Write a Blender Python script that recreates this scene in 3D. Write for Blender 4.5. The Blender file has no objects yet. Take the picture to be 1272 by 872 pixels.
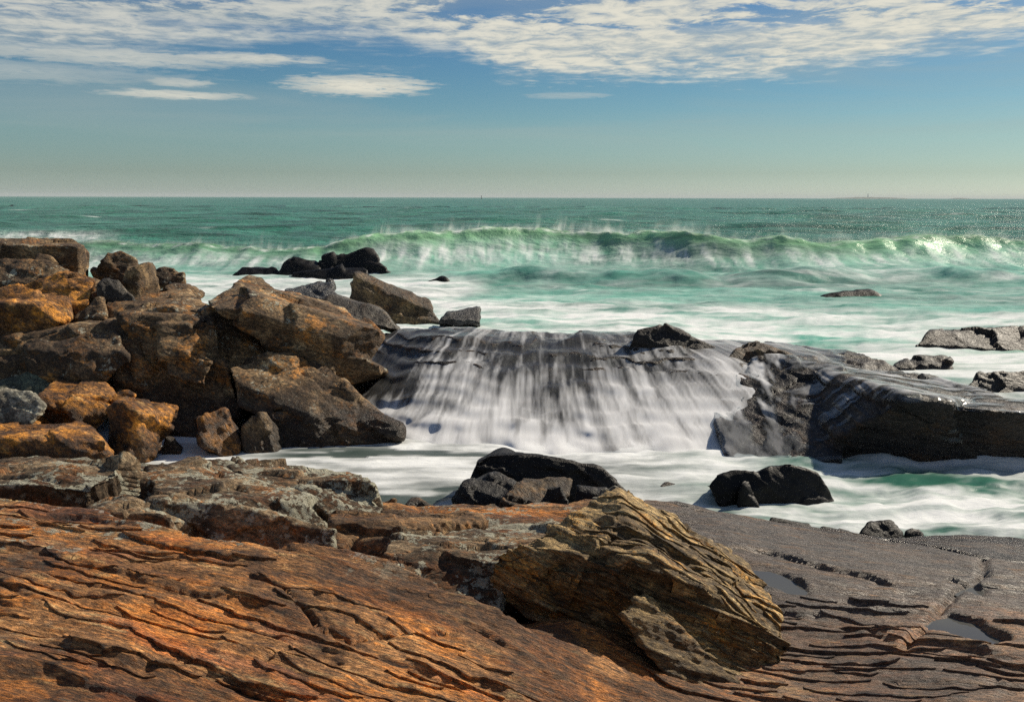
import bpy, bmesh, math
import numpy as np
from mathutils import Vector, Matrix

# ------------------------------------------------------------------ camera, sky, sun
sc = bpy.context.scene
COL = sc.collection
IW, IH, F, HEYE = 1272.0, 872.0, 1150.0, 2.7
PITCH = math.atan((436 - 245.5) / F)
ROLL = 0.0025
FWD = Vector((0, math.cos(PITCH), -math.sin(PITCH)))
UP0 = Vector((0, math.sin(PITCH), math.cos(PITCH)))
RT0 = Vector((1, 0, 0))
RT = RT0 * math.cos(ROLL) + UP0 * math.sin(ROLL)
UP = UP0 * math.cos(ROLL) - RT0 * math.sin(ROLL)

cam = bpy.data.cameras.new('camera')
cam.sensor_width = 36.0
cam.lens = F / IW * 36.0
cam.clip_start, cam.clip_end = 0.05, 60000.0
cam_o = bpy.data.objects.new('camera', cam)
cam_o.matrix_world = Matrix(((RT.x, UP.x, -FWD.x, 0), (RT.y, UP.y, -FWD.y, 0), (RT.z, UP.z, -FWD.z, HEYE), (0, 0, 0, 1)))
COL.objects.link(cam_o)
sc.camera = cam_o

SUN_AZ, SUN_EL = math.radians(58), math.radians(36)
sun = bpy.data.lights.new('sun', 'SUN')
sun.energy, sun.angle, sun.color = 5.0, math.radians(0.5), (1.0, 0.89, 0.72)
sun_o = bpy.data.objects.new('sun', sun)
sd = Vector((math.sin(SUN_AZ) * math.cos(SUN_EL), math.cos(SUN_AZ) * math.cos(SUN_EL), math.sin(SUN_EL)))
sun_o.rotation_euler = sd.to_track_quat('Z', 'Y').to_euler()
sun_o.location = (30, 20, 40)
COL.objects.link(sun_o)

sc.view_settings.view_transform = 'Standard'
sc.view_settings.look = 'None'
sc.view_settings.gamma = 1.0
sc.view_settings.use_curve_mapping = False
sc.view_settings.exposure = 0.18
cy = sc.cycles
cy.max_bounces, cy.diffuse_bounces, cy.glossy_bounces, cy.transmission_bounces, cy.transparent_max_bounces = 5, 2, 2, 3, 12
cy.volume_bounces = 0
cy.caustics_reflective = cy.caustics_refractive = False
cy.use_adaptive_sampling = True
cy.adaptive_threshold = 0.01
cy.use_denoising = False
try:
    cy.denoiser = 'OPENIMAGEDENOISE'
    cy.denoising_input_passes = 'RGB_ALBEDO_NORMAL'
    cy.denoising_prefilter = 'ACCURATE'
except Exception:
    pass
cy.sample_clamp_indirect = 6.0


class NT:
    """small helper round a node tree"""
    def __init__(s, tree):
        s.t = tree
    def n(s, kind, ins=None, **props):
        nd = s.t.nodes.new('ShaderNode' + kind)
        for k, v in props.items():
            setattr(nd, k, v)
        for k, v in (ins or {}).items():
            s.put(nd.inputs[k], v)
        return nd
    def put(s, sock, v):
        if isinstance(v, bpy.types.Node):
            v = v.outputs[0]
        if isinstance(v, bpy.types.NodeSocket):
            s.t.links.new(v, sock)
        else:
            if sock.type == 'RGBA' and hasattr(v, '__len__') and len(v) == 3:
                v = (*v, 1)
            sock.default_value = v
    def m(s, op, a, b=0.0, c=0.0, clamp=False):
        nd = s.t.nodes.new('ShaderNodeMath'); nd.operation = op; nd.use_clamp = clamp
        s.put(nd.inputs[0], a); s.put(nd.inputs[1], b); s.put(nd.inputs[2], c)
        return nd.outputs[0]
    def mr(s, v, a, b, c=0.0, d=1.0, smooth=True):
        nd = s.n('MapRange', interpolation_type='SMOOTHSTEP' if smooth else 'LINEAR')
        for i, x in enumerate((v, a, b, c, d)):
            s.put(nd.inputs[i], x)
        return nd.outputs[0]
    def mix(s, f, a, b, mode='MIX'):
        nd = s.n('Mix', data_type='RGBA', blend_type=mode)
        s.put(nd.inputs[0], f); s.put(nd.inputs[6], a); s.put(nd.inputs[7], b)
        return nd.outputs[2]
    def ramp(s, f, stops, interp='LINEAR'):
        nd = s.n('ValToRGB'); r = nd.color_ramp; r.interpolation = interp
        while len(r.elements) < len(stops):
            r.elements.new(0.5)
        for e, (p, c) in zip(r.elements, stops):
            e.position = p
            e.color = (*c, 1) if hasattr(c, '__len__') else (c, c, c, 1)
        s.put(nd.inputs[0], f)
        return nd.outputs[0]
    def noise(s, vec, scale, detail=6, rough=0.55, dist=0.0, lac=2.0):
        nd = s.n('TexNoise', {'Vector': vec, 'Scale': scale, 'Detail': detail, 'Roughness': rough, 'Distortion': dist, 'Lacunarity': lac})
        return nd.outputs[0]


def make_world():
    w = bpy.data.worlds.new('World'); sc.world = w; w.use_nodes = True
    t = NT(w.node_tree)
    bg = w.node_tree.nodes['Background']
    sky = t.n('TexSky', sky_type='NISHITA', sun_disc=False, sun_elevation=SUN_EL, sun_rotation=SUN_AZ, altitude=5.0,
              air_density=1.0, dust_density=0.35, ozone_density=2.0)
    d = t.n('TexCoord').outputs['Generated']
    x, y, z = t.n('SeparateXYZ', {0: d}).outputs[:3]
    hor = t.m('SQRT', t.m('ADD', t.m('MULTIPLY', x, x), t.m('MULTIPLY', y, y)))
    e = t.m('DIVIDE', z, t.m('MAXIMUM', hor, 0.001))             # tangent of elevation
    a = t.m('ARCTAN2', x, y)                                     # azimuth from the view axis
    zz = t.m('MAXIMUM', z, 0.02)
    plane = t.n('CombineXYZ', {0: t.m('DIVIDE', x, zz), 1: t.m('DIVIDE', y, zz), 2: 0.0}).outputs[0]
    # sky colour: the physical sky pulled a little towards teal near the horizon (sea haze) and deeper blue above
    tint = t.ramp(t.m('MULTIPLY', e, 4.0, clamp=True), [(0.0, (0.62, 0.80, 1.0)), (0.10, (0.47, 0.60, 0.68)), (0.25, (0.45, 0.62, 0.66)), (0.45, (0.35, 0.56, 0.65)), (0.75, (0.25, 0.48, 0.67)), (1.0, (0.22, 0.42, 0.66))])
    base = t.mix(1.0, sky, tint, 'MULTIPLY')
    # thin veil
    veil_c = t.n('CombineXYZ', {0: t.m('MULTIPLY', a, 1.6), 1: t.m('MULTIPLY', e, 14.0), 2: 3.0}).outputs[0]
    veil = t.mr(t.noise(veil_c, 1.5, 5, 0.5, 0.6), 0.38, 0.75, 0.0, 0.5)
    base = t.mix(t.m('MULTIPLY', veil, t.mr(e, 0.02, 0.1)), base, (3.9, 4.5, 4.3))
    # main cloud deck: its lower edge over azimuth
    edge = t.ramp(t.mr(a, -0.6, 0.6, 0, 1, False), [(0.0, 0.64), (0.1, 0.60), (0.36, 0.74), (0.44, 0.73), (0.50, 0.625), (0.58, 0.595), (0.70, 0.585), (0.76, 0.62), (0.86, 0.70), (0.97, 0.72), (1.0, 0.74)], 'EASE')
    edge = t.m('MULTIPLY', edge, 0.2)
    n1 = t.noise(plane, 1.1, 9, 0.62, 0.3)
    n2c = t.n('Mapping', {'Vector': plane, 'Scale': (0.62, 0.5, 1.0)}).outputs[0]
    n2 = t.noise(n2c, 7.5, 7, 0.66, 0.4)
    dens = t.m('ADD', t.m('SUBTRACT', e, edge), t.m('MULTIPLY', t.m('SUBTRACT', n1, 0.5), 0.055))
    dens = t.m('ADD', dens, t.m('MULTIPLY', t.m('SUBTRACT', n2, 0.5), 0.04))
    skc = t.n('CombineXYZ', {0: t.m('MULTIPLY', a, 3.2), 1: t.m('MULTIPLY', e, 55.0), 2: 1.7}).outputs[0]
    sk = t.noise(skc, 1.0, 6, 0.6, 0.5)
    left = t.mr(a, 0.02, -0.25)
    deck = t.mr(t.m('ADD', dens, t.m('MULTIPLY', left, t.m('MULTIPLY', t.m('SUBTRACT', sk, 0.56), 0.16))), t.m('SUBTRACT', -0.006, t.m('MULTIPLY', left, 0.012)), t.m('ADD', 0.024, t.m('MULTIPLY', left, 0.03)))
    deck = t.m('MULTIPLY', deck, t.mr(t.m('ADD', n2, t.m('MULTIPLY', n1, 0.5)), 0.52, 0.86, 0.55, 1.0))
    holes = t.mr(t.m('ADD', n1, t.m('MULTIPLY', t.m('SUBTRACT', n2, 0.5), 0.6)), 0.40, 0.52, 0.05, 1.0)
    hi = t.mr(e, 0.160, 0.178)
    over = t.mr(t.m('ADD', n1, t.m('MULTIPLY', t.m('SUBTRACT', n2, 0.5), 0.4)), t.mr(e, 0.19, 0.5, 0.20, 0.58), t.mr(e, 0.19, 0.5, 0.30, 0.72))
    deck = t.m('MULTIPLY', deck, t.m('ADD', t.m('MULTIPLY', holes, hi), t.m('SUBTRACT', 1.0, hi)))
    # low streak clouds: (azimuth, tan elevation, half width, half height)
    st = None
    for ax, ex, rx, ry, k in ((-0.16, 0.1135, 0.085, 0.0125, 1.0), (-0.40, 0.132, 0.16, 0.010, 0.7), (-0.34, 0.099, 0.075, 0.005, 0.9), (-0.335, 0.111, 0.035, 0.005, 0.8),
                           (-0.27, 0.137, 0.09, 0.006, 0.8), (0.06, 0.105, 0.05, 0.004, 0.35), (-0.5, 0.115, 0.2, 0.012, 0.35)):
        u = t.m('DIVIDE', t.m('SUBTRACT', a, ax), rx); v = t.m('DIVIDE', t.m('SUBTRACT', e, ex), ry)
        q = t.m('ADD', t.m('MULTIPLY', u, u), t.m('MULTIPLY', v, v))
        q = t.m('ADD', q, t.m('MULTIPLY', t.m('SUBTRACT', n2, 0.5), 3.2))
        q = t.m('MULTIPLY', t.mr(q, 1.15, 0.0), k)
        st = q if st is None else t.m('MAXIMUM', st, q)
    cl = t.m('MAXIMUM', t.m('MULTIPLY', t.m('MULTIPLY', deck, over), t.m('SUBTRACT', 0.92, t.m('MULTIPLY', left, 0.22))), st)
    shade = t.mr(t.m('ADD', t.m('MULTIPLY', n2, 0.6), t.m('MULTIPLY', n1, 0.4)), 0.36, 0.62)
    ccol = t.mix(shade, (4.8, 5.2, 5.0), (8.4, 8.0, 6.7))
    fin = t.mix(cl, base, ccol)
    t.put(bg.inputs[0], fin)
    bg.inputs[1].default_value = 0.085


make_world()

# ------------------------------------------------------------------ pixels to places
def ray(px, py):
    u, v = (px - IW / 2) / F, (IH / 2 - py) / F
    return FWD + RT * u + UP * v
def P(px, py, Y):                       # the point at depth Y seen at that pixel
    r = ray(px, py); k = Y / r.y
    return Vector((r.x * k, Y, HEYE + r.z * k))
def G(px, py, z=0.0):                   # the point at height z seen at that pixel
    r = ray(px, py); k = (z - HEYE) / r.z
    return Vector((r.x * k, r.y * k, z))
def proj(p):                            # world points (N,3) to pixels
    q = p - np.array([0, 0, HEYE])
    dx, dy, dz = q @ np.array(RT), q @ np.array(UP), q @ np.array(FWD)
    dz = np.maximum(dz, 1e-3)
    return IW / 2 + F * dx / dz, IH / 2 - F * dy / dz

# ------------------------------------------------------------------ noise
_rng = np.random.RandomState(7)
_perm = np.tile(_rng.permutation(256), 3).astype(np.int32)
_grad = _rng.normal(size=(256, 3)); _grad = (_grad / np.linalg.norm(_grad, axis=1)[:, None] * 1.25).astype(np.float32)
_h1 = _rng.rand(4096).astype(np.float32)
def pn(p, seed=0):
    p = np.asarray(p, np.float32) + np.float32(seed * 17.31)
    i = np.floor(p).astype(np.int32); f = p - i; i &= 255
    w = f * f * f * (f * (f * 6 - 15) + 10)
    out = np.zeros(len(p), np.float32)
    for dx in (0, 1):
        wx = w[:, 0] if dx else 1 - w[:, 0]
        a = _perm[i[:, 0] + dx]
        for dy in (0, 1):
            wy = w[:, 1] if dy else 1 - w[:, 1]
            b = _perm[a + ((i[:, 1] + dy) & 255)]
            for dz in (0, 1):
                wz = w[:, 2] if dz else 1 - w[:, 2]
                g = _grad[_perm[b + ((i[:, 2] + dz) & 255)]]
                out += wx * wy * wz * (g[:, 0] * (f[:, 0] - dx) + g[:, 1] * (f[:, 1] - dy) + g[:, 2] * (f[:, 2] - dz))
    return out
def fbm(p, octv=4, seed=0, gain=0.5, lac=2.03):
    s = np.zeros(len(p), np.float32); a = 1.0; q = np.asarray(p, np.float32)
    for o in range(octv):
        s += a * pn(q, seed + o); a *= gain; q = q * lac
    return s
def ridged(p, octv=3, seed=0, gain=0.5):
    s = np.zeros(len(p), np.float32); a = 1.0; q = np.asarray(p, np.float32)
    for o in range(octv):
        s += a * (1 - 2.2 * np.abs(pn(q, seed + o))); a *= gain; q = q * 2.07
    return s
def ss(x, a, b):
    t = np.clip((x - a) / (b - a), 0, 1); return t * t * (3 - 2 * t)
def frame(n):
    n = Vector(n).normalized(); a = Vector((1, 0, 0)); a = (a - n * a.dot(n)).normalized(); b = n.cross(a)
    return np.array([a, b, n], np.float32)
def layers(s, seed, lo=0.72):
    i = np.floor(s).astype(np.int64); f = s - i; t = ss(f, lo, 1.0)
    a, b = _h1[(i * 131 + seed * 977) & 4095], _h1[((i + 1) * 131 + seed * 977) & 4095]
    return a * (1 - t) + b * t - 0.5
def strata(p, fr, thick, seed, straight=1.0):
    q = p @ fr.T
    warp = straight * (0.55 * pn(p * 1.3, seed) + 0.16 * pn(p * 5.1, seed + 1))
    return layers(q[:, 2] / thick + warp, seed)

def cell2(u, v, seed=0, jit=0.9):
    """lattice cells in the plane: (cell hash, centre u, centre v, F2 - F1)"""
    iu, iv = np.floor(u).astype(np.int64), np.floor(v).astype(np.int64)
    d1 = np.full(u.shape, 1e9); d2 = d1.copy(); hid = np.zeros(u.shape, np.int64); cu = np.zeros(u.shape); cv = np.zeros(u.shape)
    for a in (-1, 0, 1):
        for b in (-1, 0, 1):
            h = ((iu + a) * 73856093 ^ (iv + b) * 19349663 ^ (seed * 83492791)) & 0x7fffffff
            ru, rv = _h1[h & 4095], _h1[(h >> 5) * 7 + 11 & 4095]
            x, y = iu + a + 0.5 + jit * (ru - 0.5), iv + b + 0.5 + jit * (rv - 0.5)
            d = np.hypot(u - x, v - y); c = d < d1
            d2 = np.where(c, d1, np.minimum(d2, d)); d1 = np.where(c, d, d1)
            hid = np.where(c, h, hid); cu = np.where(c, x, cu); cv = np.where(c, y, cv)
    return hid, cu, cv, d2 - d1
def hsh(h, k):
    return _h1[(h * 31 + k * 1013 + (h >> 7) * 17) & 4095] - 0.5

# ------------------------------------------------------------------ objects
def put_props(o, label=None, cat=None, group=None, kind=None):
    if label: o['label'] = label
    if cat: o['category'] = cat
    if group: o['group'] = group
    if kind: o['kind'] = kind
def mesh_np(name, V, faces, mat, parent=None, attrs=None, origin=None, uv=None):
    V = np.asarray(V, np.float32)
    if origin is not None:
        V = V - np.asarray(origin, np.float32)
    me = bpy.data.meshes.new(name)
    faces = np.asarray(faces, np.int32); k = faces.shape[1]
    me.vertices.add(len(V)); me.vertices.foreach_set('co', V.ravel())
    me.loops.add(faces.size); me.loops.foreach_set('vertex_index', faces.ravel())
    me.polygons.add(len(faces)); me.polygons.foreach_set('loop_start', np.arange(0, faces.size, k, dtype=np.int32))
    me.polygons.foreach_set('use_smooth', np.ones(len(faces), bool))
    me.update(calc_edges=True)
    for kx, v in (attrs or {}).items():
        at = me.attributes.new(kx, 'FLOAT', 'POINT'); at.data.foreach_set('value', np.asarray(v, np.float32))
    me.materials.append(mat)
    o = bpy.data.objects.new(name, me); COL.objects.link(o)
    if origin is not None:
        o.location = origin
    if parent is not None:
        o.parent = parent
        o.matrix_parent_inverse = Matrix.Translation(-parent.location)
    return o
def grid_faces(nr, nc):
    i = np.arange(nr * nc, dtype=np.int32).reshape(nr, nc)
    return np.stack([i[:-1, :-1], i[:-1, 1:], i[1:, 1:], i[1:, :-1]], -1).reshape(-1, 4)
def tri_norm(V, Q):
    n = np.cross(V[Q[:, 2]] - V[Q[:, 0]], V[Q[:, 3]] - V[Q[:, 1]])
    N = np.zeros_like(V)
    for k in range(3):
        for c in range(4):
            N[:, k] += np.bincount(Q[:, c], n[:, k], len(V))
    return N / np.maximum(np.linalg.norm(N, axis=1), 1e-9)[:, None]
def smooth(V, Q, it):
    ea = np.concatenate([Q[:, 0], Q[:, 1], Q[:, 2], Q[:, 3]]); eb = np.concatenate([Q[:, 1], Q[:, 2], Q[:, 3], Q[:, 0]])
    deg = np.bincount(ea, minlength=len(V)).astype(np.float32) + np.bincount(eb, minlength=len(V))
    for _ in range(it):
        S = np.stack([np.bincount(ea, V[eb, k], len(V)) + np.bincount(eb, V[ea, k], len(V)) for k in range(3)], 1)
        V = V * 0.4 + 0.6 * S / np.maximum(deg, 1)[:, None]
    return V.astype(np.float32)
def rbf(pts):
    """thin-plate surface z(x,y) through points"""
    A = np.array(pts, float); xy, z = A[:, :2], A[:, 2]; n = len(A)
    def k(d2): return 0.5 * d2 * np.log(d2 + 1e-9)
    D = ((xy[:, None] - xy[None]) ** 2).sum(-1)
    M = np.zeros((n + 3, n + 3)); M[:n, :n] = k(D) + np.eye(n) * 0.02; M[:n, n] = 1; M[:n, n + 1:] = xy; M[n, :n] = 1; M[n + 1:, :n] = xy.T
    w = np.linalg.solve(M, np.concatenate([z, [0, 0, 0]]))
    def f(x, y):
        out = w[n] + w[n + 1] * x + w[n + 2] * y
        for i in range(n):
            out = out + w[i] * k((x - xy[i, 0]) ** 2 + (y - xy[i, 1]) ** 2)
        return out
    return f
def poly_dist(x, y, pl):
    """distance to a polyline and side (+ on the left of its direction)"""
    best = np.full(x.shape, 1e9); side = np.zeros(x.shape); par = np.zeros(x.shape); L = 0
    for (x0, y0), (x1, y1) in zip(pl[:-1], pl[1:]):
        dx, dy = x1 - x0, y1 - y0; l2 = dx * dx + dy * dy
        t = np.clip(((x - x0) * dx + (y - y0) * dy) / l2, 0, 1)
        d = np.hypot(x - x0 - t * dx, y - y0 - t * dy)
        s = np.sign(dx * (y - y0) - dy * (x - x0)); c = d < best
        best = np.where(c, d, best); side = np.where(c, s, side); par = np.where(c, L + t * math.sqrt(l2), par)
        L += math.sqrt(l2)
    return best, side, par / L

# ------------------------------------------------------------------ materials
def rock_mat(name, dark, mid, warm, tan, nrm=(0.2, 0.1, 1), warm_amt=0.5, lichen=0.3, sscale=9.0, patch=1.6, rough=0.75, bump=0.5, wetline=0.18, wetsoft=0.35, ledge=False, crackamt=0.7, spec=0.45, wetrough=0.50, fineb=0.36, gain=1.38):
    m = bpy.data.materials.new(name); m.use_nodes = True
    t = NT(m.node_tree); bs = m.node_tree.nodes['Principled BSDF']
    co = t.n('TexCoord').outputs['Object']
    if ledge:
        co = t.n('NewGeometry').outputs['Position']
    eu = Matrix(frame(nrm).tolist()).to_euler()
    rot = t.n('Mapping', {'Vector': co, 'Rotation': eu}).outputs[0]
    wv = t.n('TexNoise', {'Vector': rot, 'Scale': 1.5, 'Detail': 3.0}).outputs[1]
    warp = t.n('VectorMath', {0: rot, 1: t.n('VectorMath', {0: wv, 1: (0.03, 0.03, 0.02)}, operation='MULTIPLY').outputs[0]}, operation='ADD').outputs[0]
    sv = t.n('Mapping', {'Vector': warp, 'Scale': (1.7, 1.9, sscale * 0.75)}).outputs[0]
    n_st = t.noise(sv, 2.0, 9, 0.70)
    sv2 = t.n('Mapping', {'Vector': warp, 'Scale': (2.4, 2.6, sscale * 0.8)}).outputs[0]
    n_st2 = t.noise(sv2, 7.0, 5, 0.6)
    def flakes(nz, k, lo=0.62):
        v = t.m('MULTIPLY', nz, k); fl = t.m('FLOOR', v); fr_ = t.m('SUBTRACT', v, fl)
        st_ = t.mr(fr_, lo, 1.0)
        return t.m('DIVIDE', t.m('ADD', fl, st_), k), t.m('MULTIPLY', t.mr(fr_, lo - 0.02, lo + 0.16), t.mr(fr_, 1.0, 0.86))
    fk1, ed1 = flakes(n_st, 11.0); fk2, ed2 = flakes(n_st2, 8.0)
    n_pt = t.noise(rot, patch, 6, 0.6, 0.6)
    n_pt2 = t.noise(t.n('Mapping', {'Vector': rot, 'Location': (7, 3, 1), 'Scale': (1, 1, 2.2)}).outputs[0], patch * 1.4, 7, 0.62, 0.4)
    n_fine = t.noise(t.n('Mapping', {'Vector': rot, 'Scale': (1, 1, 2.0)}).outputs[0], 26.0, 6, 0.72)
    c = t.ramp(n_st, [(0.33, dark), (0.45, mid), (0.56, mid), (0.68, tan)])
    wmask = t.mr(t.m('ADD', n_pt2, t.m('MULTIPLY', t.m('SUBTRACT', n_st2, 0.5), 0.5)), 0.66 - 0.3 * warm_amt, 0.80 - 0.3 * warm_amt)
    warm_c = t.mix(n_st2, warm, tuple(0.45 * v for v in warm))
    c = t.mix(t.m('MULTIPLY', wmask, 0.85), c, warm_c)
    dk = t.mr(n_pt, 0.42, 0.62)
    c = t.mix(1.0, c, t.mix(dk, (0.34, 0.32, 0.32), (1.15, 1.15, 1.15)), 'MULTIPLY')
    c = t.mix(1.0, c, t.ramp(n_st2, [(0.32, 0.32), (0.47, 0.88), (0.66, 1.5)]), 'MULTIPLY')
    c = t.mix(1.0, c, t.ramp(n_fine, [(0.32, 0.40), (0.5, 1.0), (0.68, 1.6)]), 'MULTIPLY')
    c = t.mix(t.m('MULTIPLY', ed1, 0.42), c, t.mix(1.0, c, (0.30, 0.27, 0.25), 'MULTIPLY'))
    c = t.mix(t.m('MULTIPLY', ed2, 0.30), c, t.mix(1.0, c, (0.35, 0.32, 0.30), 'MULTIPLY'))
    # cracks
    vs = t.n('Mapping', {'Vector': warp, 'Scale': (1.0, 1.3, 2.2)}).outputs[0]
    vo = t.n('TexVoronoi', {'Vector': t.n('VectorMath', {0: vs, 1: t.n('VectorMath', {0: wv, 1: (0.35, 0.35, 0.35)}, operation='MULTIPLY').outputs[0]}, operation='ADD').outputs[0], 'Scale': 2.2}, feature='DISTANCE_TO_EDGE')
    crk = t.m('MULTIPLY', t.mr(vo.outputs[0], 0.014, 0.0), t.mr(n_pt2, 0.5, 0.62))
    c = t.mix(t.m('MULTIPLY', crk, crackamt), c, (0.012, 0.01, 0.008))
    # lichen on faces that look up
    geo = t.n('NewGeometry')
    nz = t.n('SeparateXYZ', {0: geo.outputs['Normal']}).outputs[2]
    pz = t.n('SeparateXYZ', {0: geo.outputs['Position']}).outputs[2]
    l1 = t.noise(co, 5.5, 8, 0.66, 0.5); l2 = t.noise(co, 1.7, 3, 0.5); l3 = t.noise(co, 24.0, 6, 0.7)
    lv = t.m('ADD', t.m('ADD', t.m('MULTIPLY', l1, 0.6), t.m('MULTIPLY', l2, 0.4)), t.m('MULTIPLY', t.m('SUBTRACT', l3, 0.5), 0.55))
    lm = t.m('MULTIPLY', t.mr(lv, 0.70 - 0.22 * lichen, 0.735 - 0.22 * lichen), t.mr(nz, -0.1, 0.4))
    if ledge:
        wet = t.n('Attribute', attribute_name='wet').outputs['Fac']
        lm = t.m('MULTIPLY', lm, t.n('Attribute', attribute_name='lichen').outputs['Fac'])
    lm = t.m('MULTIPLY', lm, t.mr(pz, 0.2, 0.55))
    c = t.mix(t.m('MULTIPLY', lm, 0.85), c, t.mix(l3, (0.19, 0.185, 0.13), (0.40, 0.39, 0.31)))
    # wetness
    wl = t.mr(t.m('ADD', pz, t.m('MULTIPLY', t.m('SUBTRACT', n_pt, 0.5), 0.5)), wetline + wetsoft, wetline)
    if ledge:
        grey = t.mix(1.0, t.ramp(n_st, [(0.33, (0.040, 0.034, 0.031)), (0.46, (0.15, 0.125, 0.108)), (0.57, (0.17, 0.13, 0.10)), (0.70, (0.40, 0.20, 0.075))]),
                     t.ramp(n_fine, [(0.28, 0.6), (0.5, 1.0), (0.72, 1.4)]), 'MULTIPLY')
        pur = t.m('MULTIPLY', t.mr(t.noise(t.n('Mapping', {'Vector': rot, 'Location': (3, 9, 2), 'Scale': (0.8, 1, 2.6)}).outputs[0], 1.5, 5, 0.6), 0.55, 0.66), 0.4)
        c = t.mix(pur, c, t.mix(1.0, c, (0.95, 0.55, 0.75), 'MULTIPLY'))
        c = t.mix(wet, c, grey)
        wl = t.m('MAXIMUM', wl, t.m('MULTIPLY', wet, 0.55))
    c = t.mix(1.0, c, t.mix(wl, (gain, gain, gain), (0.42, 0.42, 0.45)), 'MULTIPLY')
    t.put(bs.inputs['Base Color'], c)
    rg = t.m('ADD', t.m('MULTIPLY', wl, wetrough - rough), t.m('ADD', rough, t.m('MULTIPLY', t.m('SUBTRACT', n_fine, 0.5), 0.10)))
    t.put(bs.inputs['Roughness'], rg)
    bs.inputs['Specular IOR Level'].default_value = spec
    h = t.m('ADD', t.m('ADD', t.m('MULTIPLY', n_st, 0.3), t.m('MULTIPLY', fk1, 0.9)), t.m('ADD', t.m('MULTIPLY', n_st2, 0.2), t.m('MULTIPLY', fk2, 0.4)))
    h = t.m('ADD', h, t.m('MULTIPLY', n_fine, fineb))
    h = t.m('ADD', h, t.m('MULTIPLY', n_pt2, 0.15))
    h = t.m('SUBTRACT', h, t.m('MULTIPLY', crk, 0.5 if crackamt else 0.0))
    h = t.m('ADD', h, t.m('MULTIPLY', lm, 0.06))
    b = t.n('Bump', {'Height': h, 'Strength': bump, 'Distance': 0.07})
    t.put(bs.inputs['Normal'], b.outputs[0])
    return m

NL = (0.22, 0.97, 0.35)            # foliation of the ledge (strike runs to the right and a little towards us)
NM = (0.30, -0.15, 1.0)            # of the left-hand rock mass
_A, _B, _C = P(656, 671, 4.6), P(986, 803, 4.35), P(785, 640, 4.9)
_v1 = (_B - _A).normalized(); _m = _v1.cross(_C - _A).normalized(); _c = _v1.cross(_m)
NB = tuple((_c * 0.72 + _m * 0.69 * (1 if _c.z * _m.z > 0 else -1)).normalized())   # of the tilted boulder
M = {}
M['ledge'] = rock_mat('ledge_rock', (0.045, 0.020, 0.008), (0.35, 0.165, 0.055), (0.65, 0.228, 0.032), (0.84, 0.57, 0.25), NL, 0.62, 0.75, 13.0, 1.3, 0.72, 0.95, ledge=True, crackamt=0.0, spec=0.55, wetrough=0.26, fineb=0.24)
M['lichen'] = rock_mat('lichen_rock', (0.05, 0.032, 0.02), (0.20, 0.14, 0.08), (0.34, 0.14, 0.04), (0.40, 0.31, 0.19), NL, 0.55, 0.84, 7.0, 1.8, 0.85, 0.8)
M['boulder'] = rock_mat('boulder_rock', (0.045, 0.028, 0.012), (0.33, 0.225, 0.095), (0.60, 0.29, 0.05), (0.78, 0.60, 0.32), NB, 0.42, 0.0, 14.0, 1.6, 0.7, 0.9)
M['brown'] = rock_mat('brown_rock', (0.022, 0.014, 0.009), (0.175, 0.11, 0.052), (0.48, 0.20, 0.035), (0.50, 0.37, 0.20), NM, 0.45, 0.45, 6.0, 1.5, 0.75, 0.75)
M['orange'] = rock_mat('orange_rock', (0.05, 0.026, 0.012), (0.24, 0.115, 0.04), (0.66, 0.27, 0.03), (0.70, 0.42, 0.14), (0.4, 0.5, 0.6), 0.72, 0.1, 5.0, 2.0, 0.75, 0.75)
M['tan'] = rock_mat('tan_rock', (0.05, 0.035, 0.018), (0.20, 0.13, 0.06), (0.36, 0.18, 0.05), (0.42, 0.30, 0.15), (0.8, 0.2, 0.5), 0.4, 0.1, 5.0, 2.0, 0.75, 0.7)
M['pale'] = rock_mat('pale_rock', (0.10, 0.09, 0.07), (0.30, 0.29, 0.23), (0.30, 0.24, 0.15), (0.5, 0.49, 0.40), NM, 0.2, 0.6, 4.0, 2.0, 0.8, 0.6)
M['wet'] = rock_mat('wet_rock', (0.012, 0.011, 0.011), (0.040, 0.034, 0.030), (0.07, 0.045, 0.025), (0.09, 0.075, 0.06), NM, 0.3, 0.0, 5.0, 1.6, 0.55, 0.45, 0.5, 0.5, fineb=0.05, spec=0.28)
M['slab'] = rock_mat('slab_rock', (0.012, 0.010, 0.009), (0.070, 0.050, 0.036), (0.17, 0.085, 0.03), (0.17, 0.125, 0.085), (0.15, -0.1, 1), 0.5, 0.0, 8.0, 1.6, 0.45, 0.6, 0.5, 0.8, spec=0.40, wetrough=0.50, fineb=0.05)


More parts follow.
